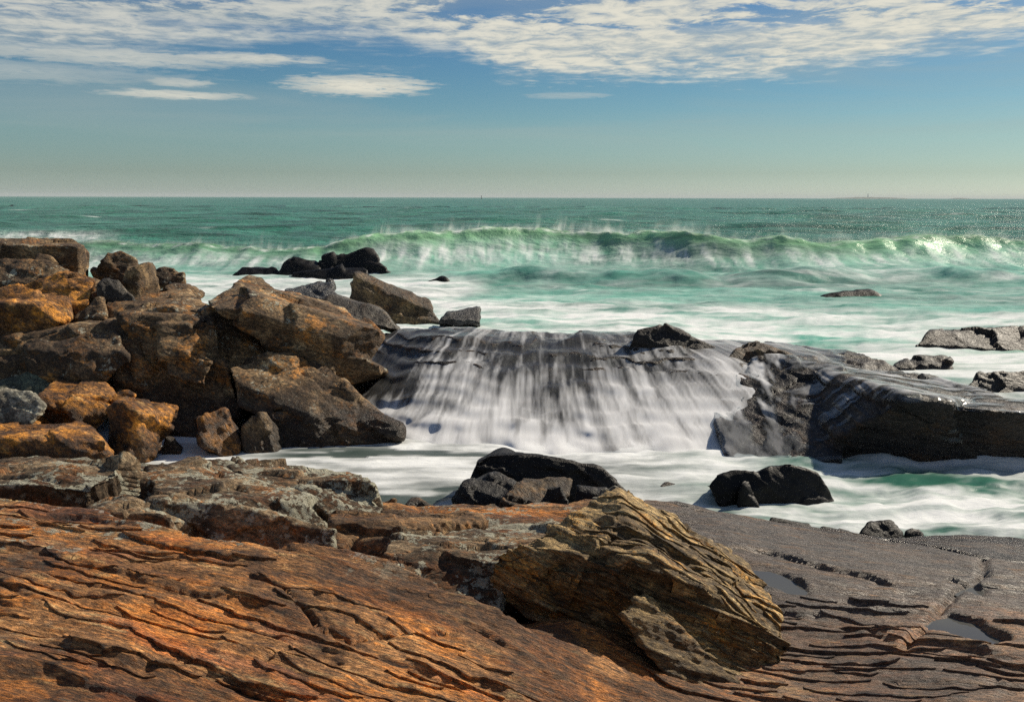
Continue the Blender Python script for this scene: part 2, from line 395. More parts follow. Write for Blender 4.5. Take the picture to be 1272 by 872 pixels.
def water_mat():
    m = bpy.data.materials.new('sea_water'); m.use_nodes = True
    t = NT(m.node_tree); bs = m.node_tree.nodes['Principled BSDF']
    pos = t.n('NewGeometry').outputs['Position']
    foam = t.n('Attribute', attribute_name='foam').outputs['Fac']
    green = t.n('Attribute', attribute_name='green').outputs['Fac']
    chop = t.n('Attribute', attribute_name='chop').outputs['Fac']
    s1 = t.n('Mapping', {'Vector': pos, 'Scale': (0.8, 1.8, 1.0)}).outputs[0]
    fn = t.noise(s1, 2.2, 6, 0.62, 0.8)
    f = t.m('ADD', foam, t.m('MULTIPLY', t.m('MULTIPLY', t.m('SUBTRACT', fn, 0.5), 1.1), t.m('MULTIPLY', foam, t.m('SUBTRACT', 1.25, foam))), clamp=True)
    s3 = t.n('Mapping', {'Vector': pos, 'Scale': (0.55, 5.2, 1.0)}).outputs[0]
    f3 = t.noise(s3, 1.6, 5, 0.6, 1.2)
    f = t.m('ADD', f, t.m('MULTIPLY', t.m('SUBTRACT', f3, 0.5), t.m('MULTIPLY', t.m('MULTIPLY', f, t.m('SUBTRACT', 1.22, f)), 1.5)), clamp=True)
    wc = t.mix(green, (0.006, 0.130, 0.108), (0.24, 0.44, 0.23))
    wc = t.mix(t.n('Attribute', attribute_name='milk').outputs['Fac'], wc, (0.075, 0.30, 0.235))
    wc = t.mix(t.n('Attribute', attribute_name='murk').outputs['Fac'], wc, (0.030, 0.050, 0.044))
    far = t.n('Mapping', {'Vector': pos, 'Scale': (0.10, 0.35, 1.0)}).outputs[0]
    fc = t.noise(far, 1.0, 5, 0.6, 0.5)
    wc = t.mix(1.0, wc, t.ramp(fc, [(0.35, 0.5), (0.5, 1.0), (0.65, 1.5)]), 'MULTIPLY')
    col = t.mix(f, wc, (0.80, 0.82, 0.82))
    t.put(bs.inputs['Base Color'], col)
    t.put(bs.inputs['Roughness'], t.m('ADD', 0.24, t.m('MULTIPLY', f, 0.6), clamp=True))
    bs.inputs['IOR'].default_value = 1.33
    t.put(bs.inputs['Specular IOR Level'], t.m('SUBTRACT', 0.10, t.m('MULTIPLY', f, 0.06)))
    w1 = t.n('Mapping', {'Vector': pos, 'Scale': (0.55, 1.0, 1.0)}).outputs[0]
    nb = t.noise(w1, 0.9, 7, 0.6, 0.3)
    fb = t.noise(s1, 3.0, 5, 0.6, 0.5)
    hh = t.m('ADD', t.m('MULTIPLY', t.m('MULTIPLY', nb, 0.8), chop), t.m('MULTIPLY', t.m('MULTIPLY', fb, 0.05), foam))
    b = t.n('Bump', {'Height': hh, 'Strength': 1.0, 'Distance': 1.0})
    # aerated water scatters light from all round: lean the shading normal upwards where it is white
    wgt = t.m('MULTIPLY', f, 0.55)
    na = t.n('VectorMath', {0: b.outputs[0], 1: t.n('CombineXYZ', {0: t.m('SUBTRACT', 1.0, wgt), 1: t.m('SUBTRACT', 1.0, wgt), 2: t.m('SUBTRACT', 1.0, wgt)}).outputs[0]}, operation='MULTIPLY').outputs[0]
    nb_ = t.n('VectorMath', {0: na, 1: t.n('CombineXYZ', {0: 0.0, 1: 0.0, 2: wgt}).outputs[0]}, operation='ADD').outputs[0]
    t.put(bs.inputs['Normal'], t.n('VectorMath', {0: nb_}, operation='NORMALIZE').outputs[0])
    return m
def sheet_mat():
    m = bpy.data.materials.new('falling_water'); m.use_nodes = True
    t = NT(m.node_tree); nt = m.node_tree
    nt.nodes.remove(nt.nodes['Principled BSDF'])
    foam = t.n('Attribute', attribute_name='foam').outputs['Fac']
    u = t.n('Attribute', attribute_name='flow_u').outputs['Fac']; v = t.n('Attribute', attribute_name='flow_v').outputs['Fac']
    uv = t.n('CombineXYZ', {0: u, 1: v, 2: 0.0}).outputs[0]
    st = t.noise(t.n('Mapping', {'Vector': uv, 'Scale': (17.0, 1.2, 1)}).outputs[0], 1.0, 4, 0.6, 0.2)
    f = t.m('ADD', foam, t.m('MULTIPLY', t.m('SUBTRACT', st, 0.5), t.m('MULTIPLY', t.m('MULTIPLY', foam, t.m('SUBTRACT', 1.15, foam)), 2.6)), clamp=True)
    un = t.n('VectorMath', {0: t.n('VectorMath', {0: t.n('VectorMath', {0: t.n('NewGeometry').outputs['Normal'], 1: (0.4, 0.4, 0.4)}, operation='MULTIPLY').outputs[0], 1: (0, 0, 0.6)}, operation='ADD').outputs[0]}, operation='NORMALIZE').outputs[0]
    dif = t.n('MixShader', {0: 0.25, 1: t.n('BsdfDiffuse', {'Color': (0.90, 0.91, 0.93), 'Normal': un}).outputs[0], 2: t.n('BsdfTranslucent', {'Color': (0.90, 0.91, 0.93)}).outputs[0]})
    gl = t.n('BsdfGlossy', {'Color': (1, 1, 1), 'Roughness': 0.18})
    tr = t.n('BsdfTransparent', {'Color': (0.88, 0.92, 0.93)})
    fr = t.n('Fresnel', {'IOR': 1.33})
    clear = t.n('MixShader', {0: t.m('MULTIPLY', fr.outputs[0], 0.6), 1: tr.outputs[0], 2: gl.outputs[0]})
    mx = t.n('MixShader', {0: f, 1: clear.outputs[0], 2: dif.outputs[0]})
    t.put(nt.nodes['Material Output'].inputs[0], mx.outputs[0])
    return m
def puddle_mat():
    m = bpy.data.materials.new('still_water'); m.use_nodes = True
    b = m.node_tree.nodes['Principled BSDF']
    b.inputs['Base Color'].default_value = (0.09, 0.09, 0.085, 1); b.inputs['Roughness'].default_value = 0.04; b.inputs['IOR'].default_value = 1.33
    return m
M['water'] = water_mat(); M['sheet'] = sheet_mat(); M['puddle'] = puddle_mat()

# ------------------------------------------------------------------ the sea
def level(x, y):
    k = ss(x, 2.6, 3.9)
    a = 12.1 - 2.0 * k; b = 13.0 - 1.9 * k
    t = np.clip((y - a) / (b - a), 0, 1); behind = t * t * (3 - 2 * t) * (0.62 - 0.24 * k)
    fall = ss(y, 12.6, 19.0) * (-0.30 + 0.24 * k)
    return behind + fall
CR = np.array([(-100, 1.05), (36, 1.1), (150, 1.15), (250, 1.35), (330, 1.1), (400, 1.2), (450, 1.6), (490, 1.76), (560, 1.68), (610, 1.75), (700, 1.74), (780, 1.66), (850, 1.62), (930, 1.45), (1000, 1.46), (1100, 1.5), (1180, 1.5), (1300, 1.4)])
def sea():
    tx = np.linspace(-0.74, 0.74, 600)
    inv = np.arange(1 / 5.6, 1 / 20, -0.00066)
    ys = np.concatenate([1 / inv, np.arange(20.05, 38, 0.10), 38 * 1.012 ** np.arange(0, 150), np.geomspace(215, 14000, 40)])
    X = (tx[None] * ys[:, None]); Y = np.repeat(ys[:, None], len(tx), 1)
    nr, nc = X.shape; x, y = X.ravel(), Y.ravel()
    pxa = IW / 2 + F * x / y
    z = level(x, y)
    p2 = np.stack([x, y, np.zeros_like(x)], 1)
    # swells further out
    wob = 2.2 * fbm(np.stack([x * 0.05, y * 0.02, 0 * x], 1), 2, 3)
    far = ss(y, 36, 47) * (1 - ss(y, 300, 900))
    z += far * (0.42 * np.sin((y + wob * 3) / 2.9) * (0.4 + fbm(p2 * 0.06, 2, 9)) + 0.30 * fbm(p2 * np.array([0.12, 0.4, 0]), 3, 5))
    # the breaker
    yc = 32.6 + 0.9 * np.sin(x * 0.35 + 1) + 1.1 * fbm(np.stack([x * 0.22, 0 * x, 0 * x], 1), 3, 11)
    hc = np.interp(pxa, CR[:, 0], CR[:, 1] - 0.14) - 0.33 + 0.24 * fbm(np.stack([x * 0.40, 0 * x, 0 * x], 1), 4, 15)
    u = y - yc
    front = np.exp(-np.maximum(-u, 0) ** 1.6 / (1.8 ** 1.6)); back = np.exp(-np.maximum(u, 0) ** 2 / 3.2 ** 2)
    br = np.where(u < 0, front, back)
    z += hc * br
    # smaller wave running up in front of it
    y2 = 26.8 + 0.7 * np.sin(x * 0.5 + 2) + 0.8 * fbm(np.stack([x * 0.3, 0 * x + 5, 0 * x], 1), 2, 21)
    a2 = 0.30 + 0.22 * fbm(np.stack([x * 0.35, 0 * x, 0 * x], 1), 3, 25)
    u2 = y - y2
    a2 = a2 * ss(pxa, 500, 620)
    z += np.maximum(a2, 0.0) * np.where(u2 < 0, np.exp(-u2 ** 2 / 0.5), np.exp(-u2 ** 2 / 2.5))
    near = 1 - ss(y, 30, 60)
    turb = 0.10 * fbm(p2 * np.array([0.9, 1.5, 0]), 4, 31) * ss(y, 12, 15) + (0.05 + 0.05 * ss(x, 1.5, 3.5)) * fbm(p2 * np.array([1.3, 1.9, 0]), 4, 35) * (1 - ss(y, 9, 12)) * ss(x + 0.18 * y, 0.6, 2.5)
    z += near * turb
    yy = y - 0.22 * np.clip(br * hc, 0, 2) ** 2 * ss(u, -1.6, 0.0) * (1 - ss(u, 0.0, 2.5))
    V = np.stack([x, yy, z], 1)
    px, py = proj(V)
    # foam
    n1 = fbm(p2 * np.array([0.55, 1.6, 0]) + 0.35 * np.stack([pn(p2 * 0.8, 50), pn(p2 * 0.8, 51), 0 * x], 1), 5, 41, 0.6)
    n2 = fbm(np.stack([x * 2.9, y * 0.35 + z * 0.4, 0 * x], 1), 4, 45, 0.65)
    n3 = fbm(p2 * np.array([1.6, 4.2, 0]), 4, 48, 0.6)
    def box(x0, x1, y0, y1, sx=40, sy=8):
        return ss(px, x0 - sx, x0 + sx) * (1 - ss(px, x1 - sx, x1 + sx)) * ss(py, y0 - sy, y0 + sy) * (1 - ss(py, y1 - sy, y1 + sy))
    def add(f, g):
        return np.maximum(f, np.clip(g, 0, 1))
    foam = np.zeros_like(x)
    wash = box(190, 1400, np.interp(px, [0, 560, 800, 1000, 1240], [362, 366, 374, 382, 388]), 500, 60, 14)
    foam = add(foam, wash * (0.66 + 0.75 * n1 + 0.25 * n3))
    foam = add(foam, box(150, 600, 341, 372, 40, 6) * (0.72 + 0.5 * n1))
    foam = add(foam, box(-60, 200, 318, 345, 50, 8) * (0.45 + 0.5 * n1))
    foam = add(foam, box(560, 1400, 342, 378, 60, 8) * (0.02 + 0.70 * n1))
    fr = ss(u, -4.4, -0.6) * (1 - ss(u, 0.0, 0.7))
    am = np.interp(px, [0, 300, 440, 480, 560, 640, 720, 800, 900, 1000, 1100, 1240], [0.45, 0.5, 0.40, 0.42, 0.60, 0.50, 0.56, 0.38, 0.32, 0.36, 0.28, 0.32])
    foam = add(foam, fr * (am + 0.12 + 0.80 * n2) * ss(-u, 0.3, 2.0))
    crest = np.exp(-((u + 0.05) / 0.22) ** 2)
    foam = add(foam, crest * (0.35 + 0.9 * n2) * np.interp(px, [0, 450, 650, 900, 1240], [0.5, 0.9, 0.9, 0.5, 0.6]))
    toe = np.exp(-((u + 4.2) / 1.2) ** 2)
    foam = add(foam, toe * (0.30 + 0.6 * n1))
    foam = add(foam, np.exp(-((u2 + 0.5) / 0.6) ** 2) * (0.30 + 0.7 * n1) * ss(a2, 0.2, 0.4))
    foam = add(foam, ss(y, 13, 15) * (1 - ss(u, -2.0, 0.0)) * (0.20 + 0.22 * n1))
    # far white caps
    cap = fbm(p2 * np.array([0.06, 0.3, 0]), 4, 61, 0.6)
    foam = add(foam, ss(cap, 0.66, 0.85) * far * 0.6)
    foam = add(foam, box(-20, 130, 288, 300, 40, 5) * (0.5 + 0.6 * n3))
    # pool and channel
    lw = p2 + 0.55 * np.stack([pn(p2 * 0.9, 70), 0.6 * pn(p2 * 0.9, 71), 0 * x], 1)
    g = fbm(lw * np.array([0.75, 2.2, 0]), 4, 73, 0.5)
    n4 = fbm(lw * np.array([1.3, 4.6, 0]), 4, 77, 0.55)
    pool = (y < 12.1 - 2.2 * ss(x, 2.6, 3.9))
    pl = box(-50, 470, 520, 620, 60, 10) * (0.74 + 0.60 * n4 + 0.45 * n1)
    dark1 = ss(g, 0.06, 0.24) * box(330, 640, 552, 660, 50, 10)
    mid = box(430, 960, 500, 600, 50, 14) * (0.78 + 0.50 * n1 + 0.45 * n4)
    low = box(440, 640, 575, 650, 40, 10) * (0.60 + 0.4 * n1 + 0.35 * n4)
    right = box(880, 1400, 545, 700, 70, 14) * (0.42 + 0.90 * n1 + 0.55 * n4)
    lowm = box(620, 900, 585, 640, 40, 10) * (0.42 + 0.5 * n1)
    f2 = np.clip(np.maximum.reduce([pl, mid, low, right, lowm]), 0, 1)
    f2 = f2 * (1 - 0.92 * dark1)
    foam = np.where(pool, np.maximum(f2, 0), foam)
    foam = add(foam, ss(x, 3.3, 3.9) * ss(y, 8.6, 9.4) * (1 - ss(y, 14, 16)) * (0.62 + 0.7 * n1))
    green = np.clip(0.15 + 0.8 * br * (hc / 1.3) + 0.25 * ss(y, 12, 14) * (1 - ss(y, 30, 34)), 0, 1)  # greener up the breaker: light through the thin crest painted in, plus aerated tint
    chop = np.where(y < 11.5, 0.06, 0.15 + 0.85 * ss(y, 27, 45))
    o = mesh_np('sea', V, grid_faces(nr, nc), M['water'], attrs={'foam': np.clip(foam, 0, 1), 'green': green, 'chop': chop, 'milk': 0.8 * ss(y, 12.5, 15) * (1 - ss(u, -2.5, 1.0)) * (1 - 0.5 * np.clip(br, 0, 1)), 'murk': (1 - ss(y, 10.5, 12)) * (1 - 0.65 * ss(x, 0.8, 2.5))})
    put_props(o, 'green sea with a breaking wave and white foam reaching to the horizon', 'sea', kind='structure')
    # top of the breaker, column by column, for the spray blown off it
    R = (np.abs(u) < 2.0).reshape(nr, nc)
    Zg = np.where(R, V[:, 2].reshape(nr, nc), -9); k = Zg.argmax(0); c = np.arange(nc)
    return V[:, 0].reshape(nr, nc)[k, c], V[:, 1].reshape(nr, nc)[k, c], Zg[k, c]
CREST = sea()
def spray():
    cx, cy_, cz = CREST
    xs = np.arange(cx.min() + 1, cx.max() - 1, 0.05); nrow = 14; VV, FF, AA = [], [], []
    for sheet, (dy, hh, sd_) in enumerate(((-0.10, 0.42, 1), (0.10, 0.52, 2), (0.35, 0.38, 3))):
        y0 = np.interp(xs, cx, cy_); z0 = np.interp(xs, cx, cz)
        h = hh * np.clip(0.35 + 1.5 * fbm(np.stack([xs * 0.7, 0 * xs, 0 * xs], 1), 4, 500 + sd_, 0.6), 0.04, 1.4)
        for r in range(nrow):
            t = r / (nrow - 1)
            VV.append(np.stack([xs + 0.1 * t, y0 + dy + 0.45 * h * t * t - 0.05, z0 - 0.10 + (h + 0.10) * t], 1))
            nz = fbm(np.stack([xs * 3.2, 0 * xs + t * 1.6, 0 * xs], 1), 4, 510 + sd_, 0.6)
            px_ = IW / 2 + F * xs / y0
            AA.append(np.clip((0.42 + 0.8 * nz) * (1 - t) ** 1.3 * np.interp(px_, [0, 400, 480, 640, 760, 900, 1240], [0.4, 0.6, 1, 1, 0.9, 0.55, 0.6]), 0, 0.8) * ss(np.array([t]), 0, 0.15)[0])
        FF.append(grid_faces(nrow, len(xs)) + sheet * nrow * len(xs))
    m = bpy.data.materials.new('spray'); m.use_nodes = True
    t = NT(m.node_tree); m.node_tree.nodes.remove(m.node_tree.nodes['Principled BSDF'])
    mx = t.n('MixShader', {0: t.n('Attribute', attribute_name='foam').outputs['Fac'], 1: t.n('BsdfTransparent').outputs[0],
                           2: t.n('MixShader', {0: 0.5, 1: t.n('BsdfDiffuse', {'Color': (0.85, 0.86, 0.86)}).outputs[0], 2: t.n('BsdfTranslucent', {'Color': (0.85, 0.86, 0.86)}).outputs[0]}).outputs[0]})
    t.put(m.node_tree.nodes['Material Output'].inputs[0], mx.outputs[0])
    o = mesh_np('spray', np.concatenate(VV), np.concatenate(FF), m, attrs={'foam': np.concatenate(AA)})
    put_props(o, 'thin white spray blowing off the crest of the breaking wave', 'spray', kind='stuff')
spray()

# ------------------------------------------------------------------ the ledge in front
PUDDLES = [q for i, q in enumerate([('bright puddle lying along the step beside the tilted boulder', [(940, 712), (965, 714), (990, 727), (998, 740), (975, 738), (952, 727)], 0.47),
    ('thin puddle at the end of the step near the tilted boulder', [(910, 697), (930, 697), (946, 709), (932, 713), (918, 705)], 0.48),
    ('long puddle below the corner of the wet slab', [(1150, 768), (1180, 760), (1210, 770), (1250, 792), (1225, 797), (1180, 781)], 0.5),
    ('small puddle in the notch of the vertical crack', [(1192, 738), (1206, 732), (1222, 735), (1212, 744)], 0.44),
    ('tiny puddle between layered ribs below the step', [(1094, 784), (1104, 778), (1113, 788), (1104, 794)], 0.5),
    ('round puddle on the wet slab short of the water edge', [(1010, 762), (1035, 758), (1060, 764), (1040, 772), (1016, 770)], 0.5)]) if i in (0, 2, 3)]
PLEV = []
def w2(pix):            # (px, py, z) to world xyz
    return [tuple(G(a, b, c)) for a, b, c in pix]
def ledge():
    cp = w2([(0, 872, 1.14), (36, 800, 1.12), (36, 640, 1.13), (-80, 640, 1.15), (-80, 872, 1.15), (200, 690, 1.08), (200, 800, 1.04), (430, 705, 0.99), (430, 830, 0.92), (620, 775, 0.85), (600, 850, 0.80), (760, 850, 0.60),
             (900, 870, 0.46), (1050, 845, 0.48), (1236, 840, 0.52), (1400, 872, 0.56), (1400, 690, 0.24), (1236, 667, 0.24), (1100, 667, 0.25), (1100, 740, 0.47), (1236, 750, 0.46), (950, 650, 0.27), (950, 720, 0.50), (790, 630, 0.35), (840, 680, 0.5), (700, 634, 0.42), (600, 636, 0.44),
             (620, 680, 0.66), (520, 650, 0.55), (470, 690, 0.70), (560, 740, 0.74), (700, 700, 0.58), (800, 760, 0.50), (700, 780, 0.70), (900, 740, 0.45), (400, 660, 0.62), (250, 650, 0.70), (100, 620, 0.80), (-80, 600, 0.85)])
    cp += [(-3, 1.5, 1.2), (0, 1.5, 1.12), (3, 1.5, 0.95)]
    f = rbf(cp)
    inv = np.arange(1 / 2.35, 1 / 9.2, -0.0008)
    yb = 1 / inv; yb = yb[yb < 4.4]
    ys = np.concatenate([np.linspace(0.2, 1.6, 16), np.arange(1.62, 2.35, 0.012), yb, np.arange(4.41, 8.3, 0.0165), np.arange(8.32, 10.4, 0.05)])
    tx = np.concatenate([np.linspace(-1.5, -0.74, 50), np.linspace(-0.735, 0.66, 550)])
    X = tx[None] * np.maximum(ys[:, None], 1.0 + 0.5 * ys[:, None]); Y = np.repeat(ys[:, None], len(tx), 1) - 0.30 * X
    nr, nc = X.shape; x, y = X.ravel(), Y.ravel()
    z = f(x, y)
    p2 = np.stack([x, y, 0 * x], 1)
    wx = x + 0.05 * fbm(p2 * 2.2, 5, 81, 0.6); wy = y + 0.05 * fbm(p2 * 2.2, 5, 84, 0.6)
    cx_ = x + 0.03 * fbm(p2 * 1.6, 4, 86); cy2 = y + 0.03 * fbm(p2 * 1.6, 4, 88)
    # the long edge behind the big orange slab: ground drops away beyond it
    E1 = [tuple(G(a, b, c))[:2] for a, b, c in [(-120, 600, 1.14), (36, 627, 1.13), (110, 640, 1.11), (180, 662, 1.09), (240, 684, 1.06), (330, 692, 1.03), (430, 694, 0.99), (500, 715, 0.95), (560, 740, 0.90), (640, 768, 0.86), (720, 805, 0.78)]]
    d, s, t = poly_dist(wx, wy, E1)
    beyond = np.where(s > 0, d, 0)
    drop = ss(beyond, 0.0, 0.10) * 0.26 * (1 - ss(t, 0.80, 1.0)) * (1 - ss(beyond, 0.9, 1.4))
    z = z - drop
    z += 0.03 * np.exp(-(d / 0.12) ** 2) * (s < 0) * (1 - ss(t, 0.8, 1.0))
    # seaward edge
    W = [tuple(G(a, b, c))[:2] for a, b, c in [(-150, 575, 0.8), (100, 582, 0.8), (190, 588, 0.8), (300, 600, 0.75), (420, 622, 0.55), (500, 634, 0.42), (600, 630, 0.42), (700, 630, 0.40), (790, 624, 0.34), (860, 630, 0.31), (940, 641, 0.28), (1020, 651, 0.26), (1100, 662, 0.25), (1236, 664, 0.24), (1420, 676, 0.24)]]
    d, s, t = poly_dist(wx, wy, W)
    sd_ = np.where(s > 0, d, -d)
    z = np.where(sd_ > -0.1, z - ss(sd_, -0.06, 0.35) * (z + 0.45), z)
    # the step across the wet slab: the far side stands a little higher
    S1 = [tuple(G(a, b, c))[:2] for a, b, c in [(800, 690, 0.55), (870, 684, 0.5), (914, 690, 0.47), (956, 695, 0.46), (994, 707, 0.45), (1077, 723, 0.45), (1156, 745, 0.46), (1174, 752, 0.46)]]
    d, s, t = poly_dist(cx_, cy2, S1)
    w = ss(t, 0.0, 0.25) * (1 - ss(t, 0.75, 1.0))
    z += np.where(s > 0, 0.032 * (1 - ss(d, 0.3, 1.3)), 0.0) * w * ss(d, 0.0, 0.035)
    z -= 0.006 * np.exp(-(d / 0.022) ** 2) * w
    # cracks
    def crack(pix, width, depth):
        nonlocal z
        pl_ = [tuple(G(*q))[:2] for q in pix]
        d_, s_, t_ = poly_dist(cx_, cy2, pl_)
        nw = width * (0.7 + 0.8 * np.clip(0.5 + fbm(p2 * 5, 2, 90), 0, 1.5))
        z = z - depth * np.exp(-(d_ / nw) ** 2) * ss(t_, 0, 0.08) * (1 - ss(t_, 0.92, 1.0))
    crack([(1090, 664, 0.27), (1108, 667, 0.27), (1163, 681, 0.3), (1219, 693, 0.33), (1290, 700, 0.33)], 0.026, 0.04)
    crack([(1221, 690, 0.32), (1220, 718, 0.38), (1208, 733, 0.42), (1174, 752, 0.46), (1160, 772, 0.5), (1120, 800, 0.55)], 0.026, 0.05)
    crack([(300, 735, 1.0), (350, 748, 0.98), (375, 770, 0.96), (398, 795, 0.94), (440, 806, 0.92), (520, 792, 0.9), (590, 788, 0.86)], 0.011, 0.03)
    crack([(60, 842, 1.1), (180, 846, 1.05), (260, 836, 1.0), (330, 832, 0.98), (380, 815, 0.95)], 0.010, 0.016)
    crack([(430, 740, 0.97), (520, 760, 0.92), (640, 800, 0.84)], 0.010, 0.014)
    crack([(920, 745, 0.5), (1010, 760, 0.52), (1110, 790, 0.55), (1230, 800, 0.56)], 0.018, 0.014)
    # foliation relief
    st = np.array([0.972, -0.235]); nn = np.array([0.235, 0.972])
    a = x * st[0] + y * st[1]; b = x * nn[0] + y * nn[1] + 0.10 * fbm(p2 * 1.1, 3, 95)
    z0 = z.copy()
    q = np.stack([a * 0.8, b * 6.5, 0 * a], 1)
    rel = 0.022 * ridged(q, 2, 101) + 0.012 * fbm(np.stack([a * 2.6, b * 19, 0 * a], 1), 4, 105, 0.6)
    s_ = (b + 0.25 * z0) / 0.075 + 0.5 * pn(np.stack([a * 0.9, b * 1.2, 0 * a], 1), 108)
    lay = layers(s_, 3, 0.55) * (0.4 + 0.9 * np.clip(0.5 + pn(np.stack([a * 0.7, b * 2.5, 0 * a], 1), 111), 0, 1.4))
    px, py = proj(np.stack([x, y, z], 1))
    wet = ss(px + 0.5 * (760 - py), 770, 930)
    wet = np.clip(wet * (1.0 - 0.55 * ss(py, 735, 800)) + 0.25 * wet * fbm(np.stack([a * 0.7, b * 5, 0 * a], 1), 3, 115), 0, 1)
    flat = ss(px, 850, 960) * (1 - ss(py, 690, 740))
    k = (1 - 0.70 * flat)
    aw = a + 0.10 * fbm(p2 * 3.3, 3, 191); bw = b + 0.035 * fbm(p2 * 4.1, 3, 193)
    h1_, cu, cv, df = cell2(aw * 1.5, bw * 5.0, 5)
    plate = (0.024 * hsh(h1_, 1) + 0.024 * hsh(h1_, 2) * (bw * 5.0 - cv) + 0.024 * hsh(h1_, 3) * (aw * 1.5 - cu)) * ss(df, 0, 0.22)
    h2_, cu, cv, df = cell2(aw * 4.5, bw * 16.0, 6)
    plate += (0.009 * hsh(h2_, 1) + 0.010 * hsh(h2_, 2) * (bw * 16.0 - cv)) * ss(df, 0, 0.35)
    z = z + plate * k
    def saw(per, amp, sd_, lo=0.22):
        s0 = (b + 0.02 * fbm(np.stack([a * 1.4, b * 3, 0 * a], 1), 3, sd_)) / per + 1.1 * pn(np.stack([a * 0.45, b * 1.1, 0 * a], 1), sd_ + 5)
        i0 = np.floor(s0); f0 = s0 - i0
        hh = _h1[(i0.astype(np.int64) * 57 + sd_ * 13) & 4095]
        along = np.clip(0.45 + 1.1 * pn(np.stack([a * 0.55, i0 * 3.7, 0 * a], 1), sd_ + 7), 0, 1)
        prof = np.where(f0 < lo, ss(f0, 0, lo), 1 - ss(f0, lo, 1.0))
        return amp * (0.3 + hh) * along * prof
    z = z + (saw(0.16, 0.013, 401, 0.14) + saw(0.085, 0.010, 421, 0.24)) * (1 - 0.78 * flat)
    dirn = ss(sd_, 0.3, -0.05)
    z = z + (rel + 0.020 * lay) * k + 0.012 * fbm(p2 * 3.1, 4, 118) + 0.05 * fbm(p2 * 0.9, 3, 121) * (1 - 0.5 * flat) * dirn
    for lab, pix, zg in PUDDLES:
        pl_ = [tuple(G(a_, b_, zg))[:2] for a_, b_ in pix]; pl_.append(pl_[0])
        c_ = np.mean(pl_[:-1], 0); i = np.argmin((x - c_[0]) ** 2 + (y - c_[1]) ** 2)
        d_, s_, t_ = poly_dist(wx, wy, pl_)
        ins = np.zeros(len(x), bool)
        for (xa, ya), (xb, yb) in zip(pl_[:-1], pl_[1:]):
            ins ^= ((ya > wy) != (yb > wy)) & (wx < (xb - xa) * (wy - ya) / (yb - ya + 1e-12) + xa)
        sdn = np.where(ins, d_, -d_)
        rim = (sdn < -0.05) & (sdn > -0.10)
        zl = float(np.percentile(z[rim], 6)) - 0.002 if rim.any() else float(z[i])
        wgt = ss(sdn, -0.055, 0.0)
        z = z * (1 - wgt) + wgt * np.minimum(z, zl - 0.010)
        PLEV.append((lab, pl_[:-1], zl))
    lich = np.clip(ss(py, 740, 690) * (1 - ss(px, 860, 960)) + 0.5 * ss(py, 670, 650) + 0.6 * ss(px, 140, 60) * ss(py, 690, 660), 0, 1)
    lich = np.where((px < 430) & (py > 692), 0.15 * (1 - ss(px, 100, 160)), lich)
    o = mesh_np('rock_ledge', np.stack([x, y, z], 1), grid_faces(nr, nc), M['ledge'], attrs={'wet': wet, 'lichen': lich})
    put_props(o, 'sloping orange and brown layered rock ledge in front, dark and wet beside the water', 'ledge', kind='structure')
    return o, ys, tx, z.reshape(nr, nc)
LEDGE, LYS, LTX, LZG = ledge()
def ledge_z(x, y):
    x, y = np.asarray(x, float), np.asarray(y, float)
    q = y + 0.30 * x
    r = np.interp(q, LYS, np.arange(len(LYS))); c = np.interp(x / np.maximum(q, 1.0 + 0.5 * q), LTX, np.arange(len(LTX)))
    i = np.clip(r.astype(int), 0, len(LYS) - 2); j = np.clip(c.astype(int), 0, len(LTX) - 2); fr_, fc_ = r - i, c - j
    return (LZG[i, j] * (1 - fr_) + LZG[i + 1, j] * fr_) * (1 - fc_) + (LZG[i, j + 1] * (1 - fr_) + LZG[i + 1, j + 1] * fr_) * fc_

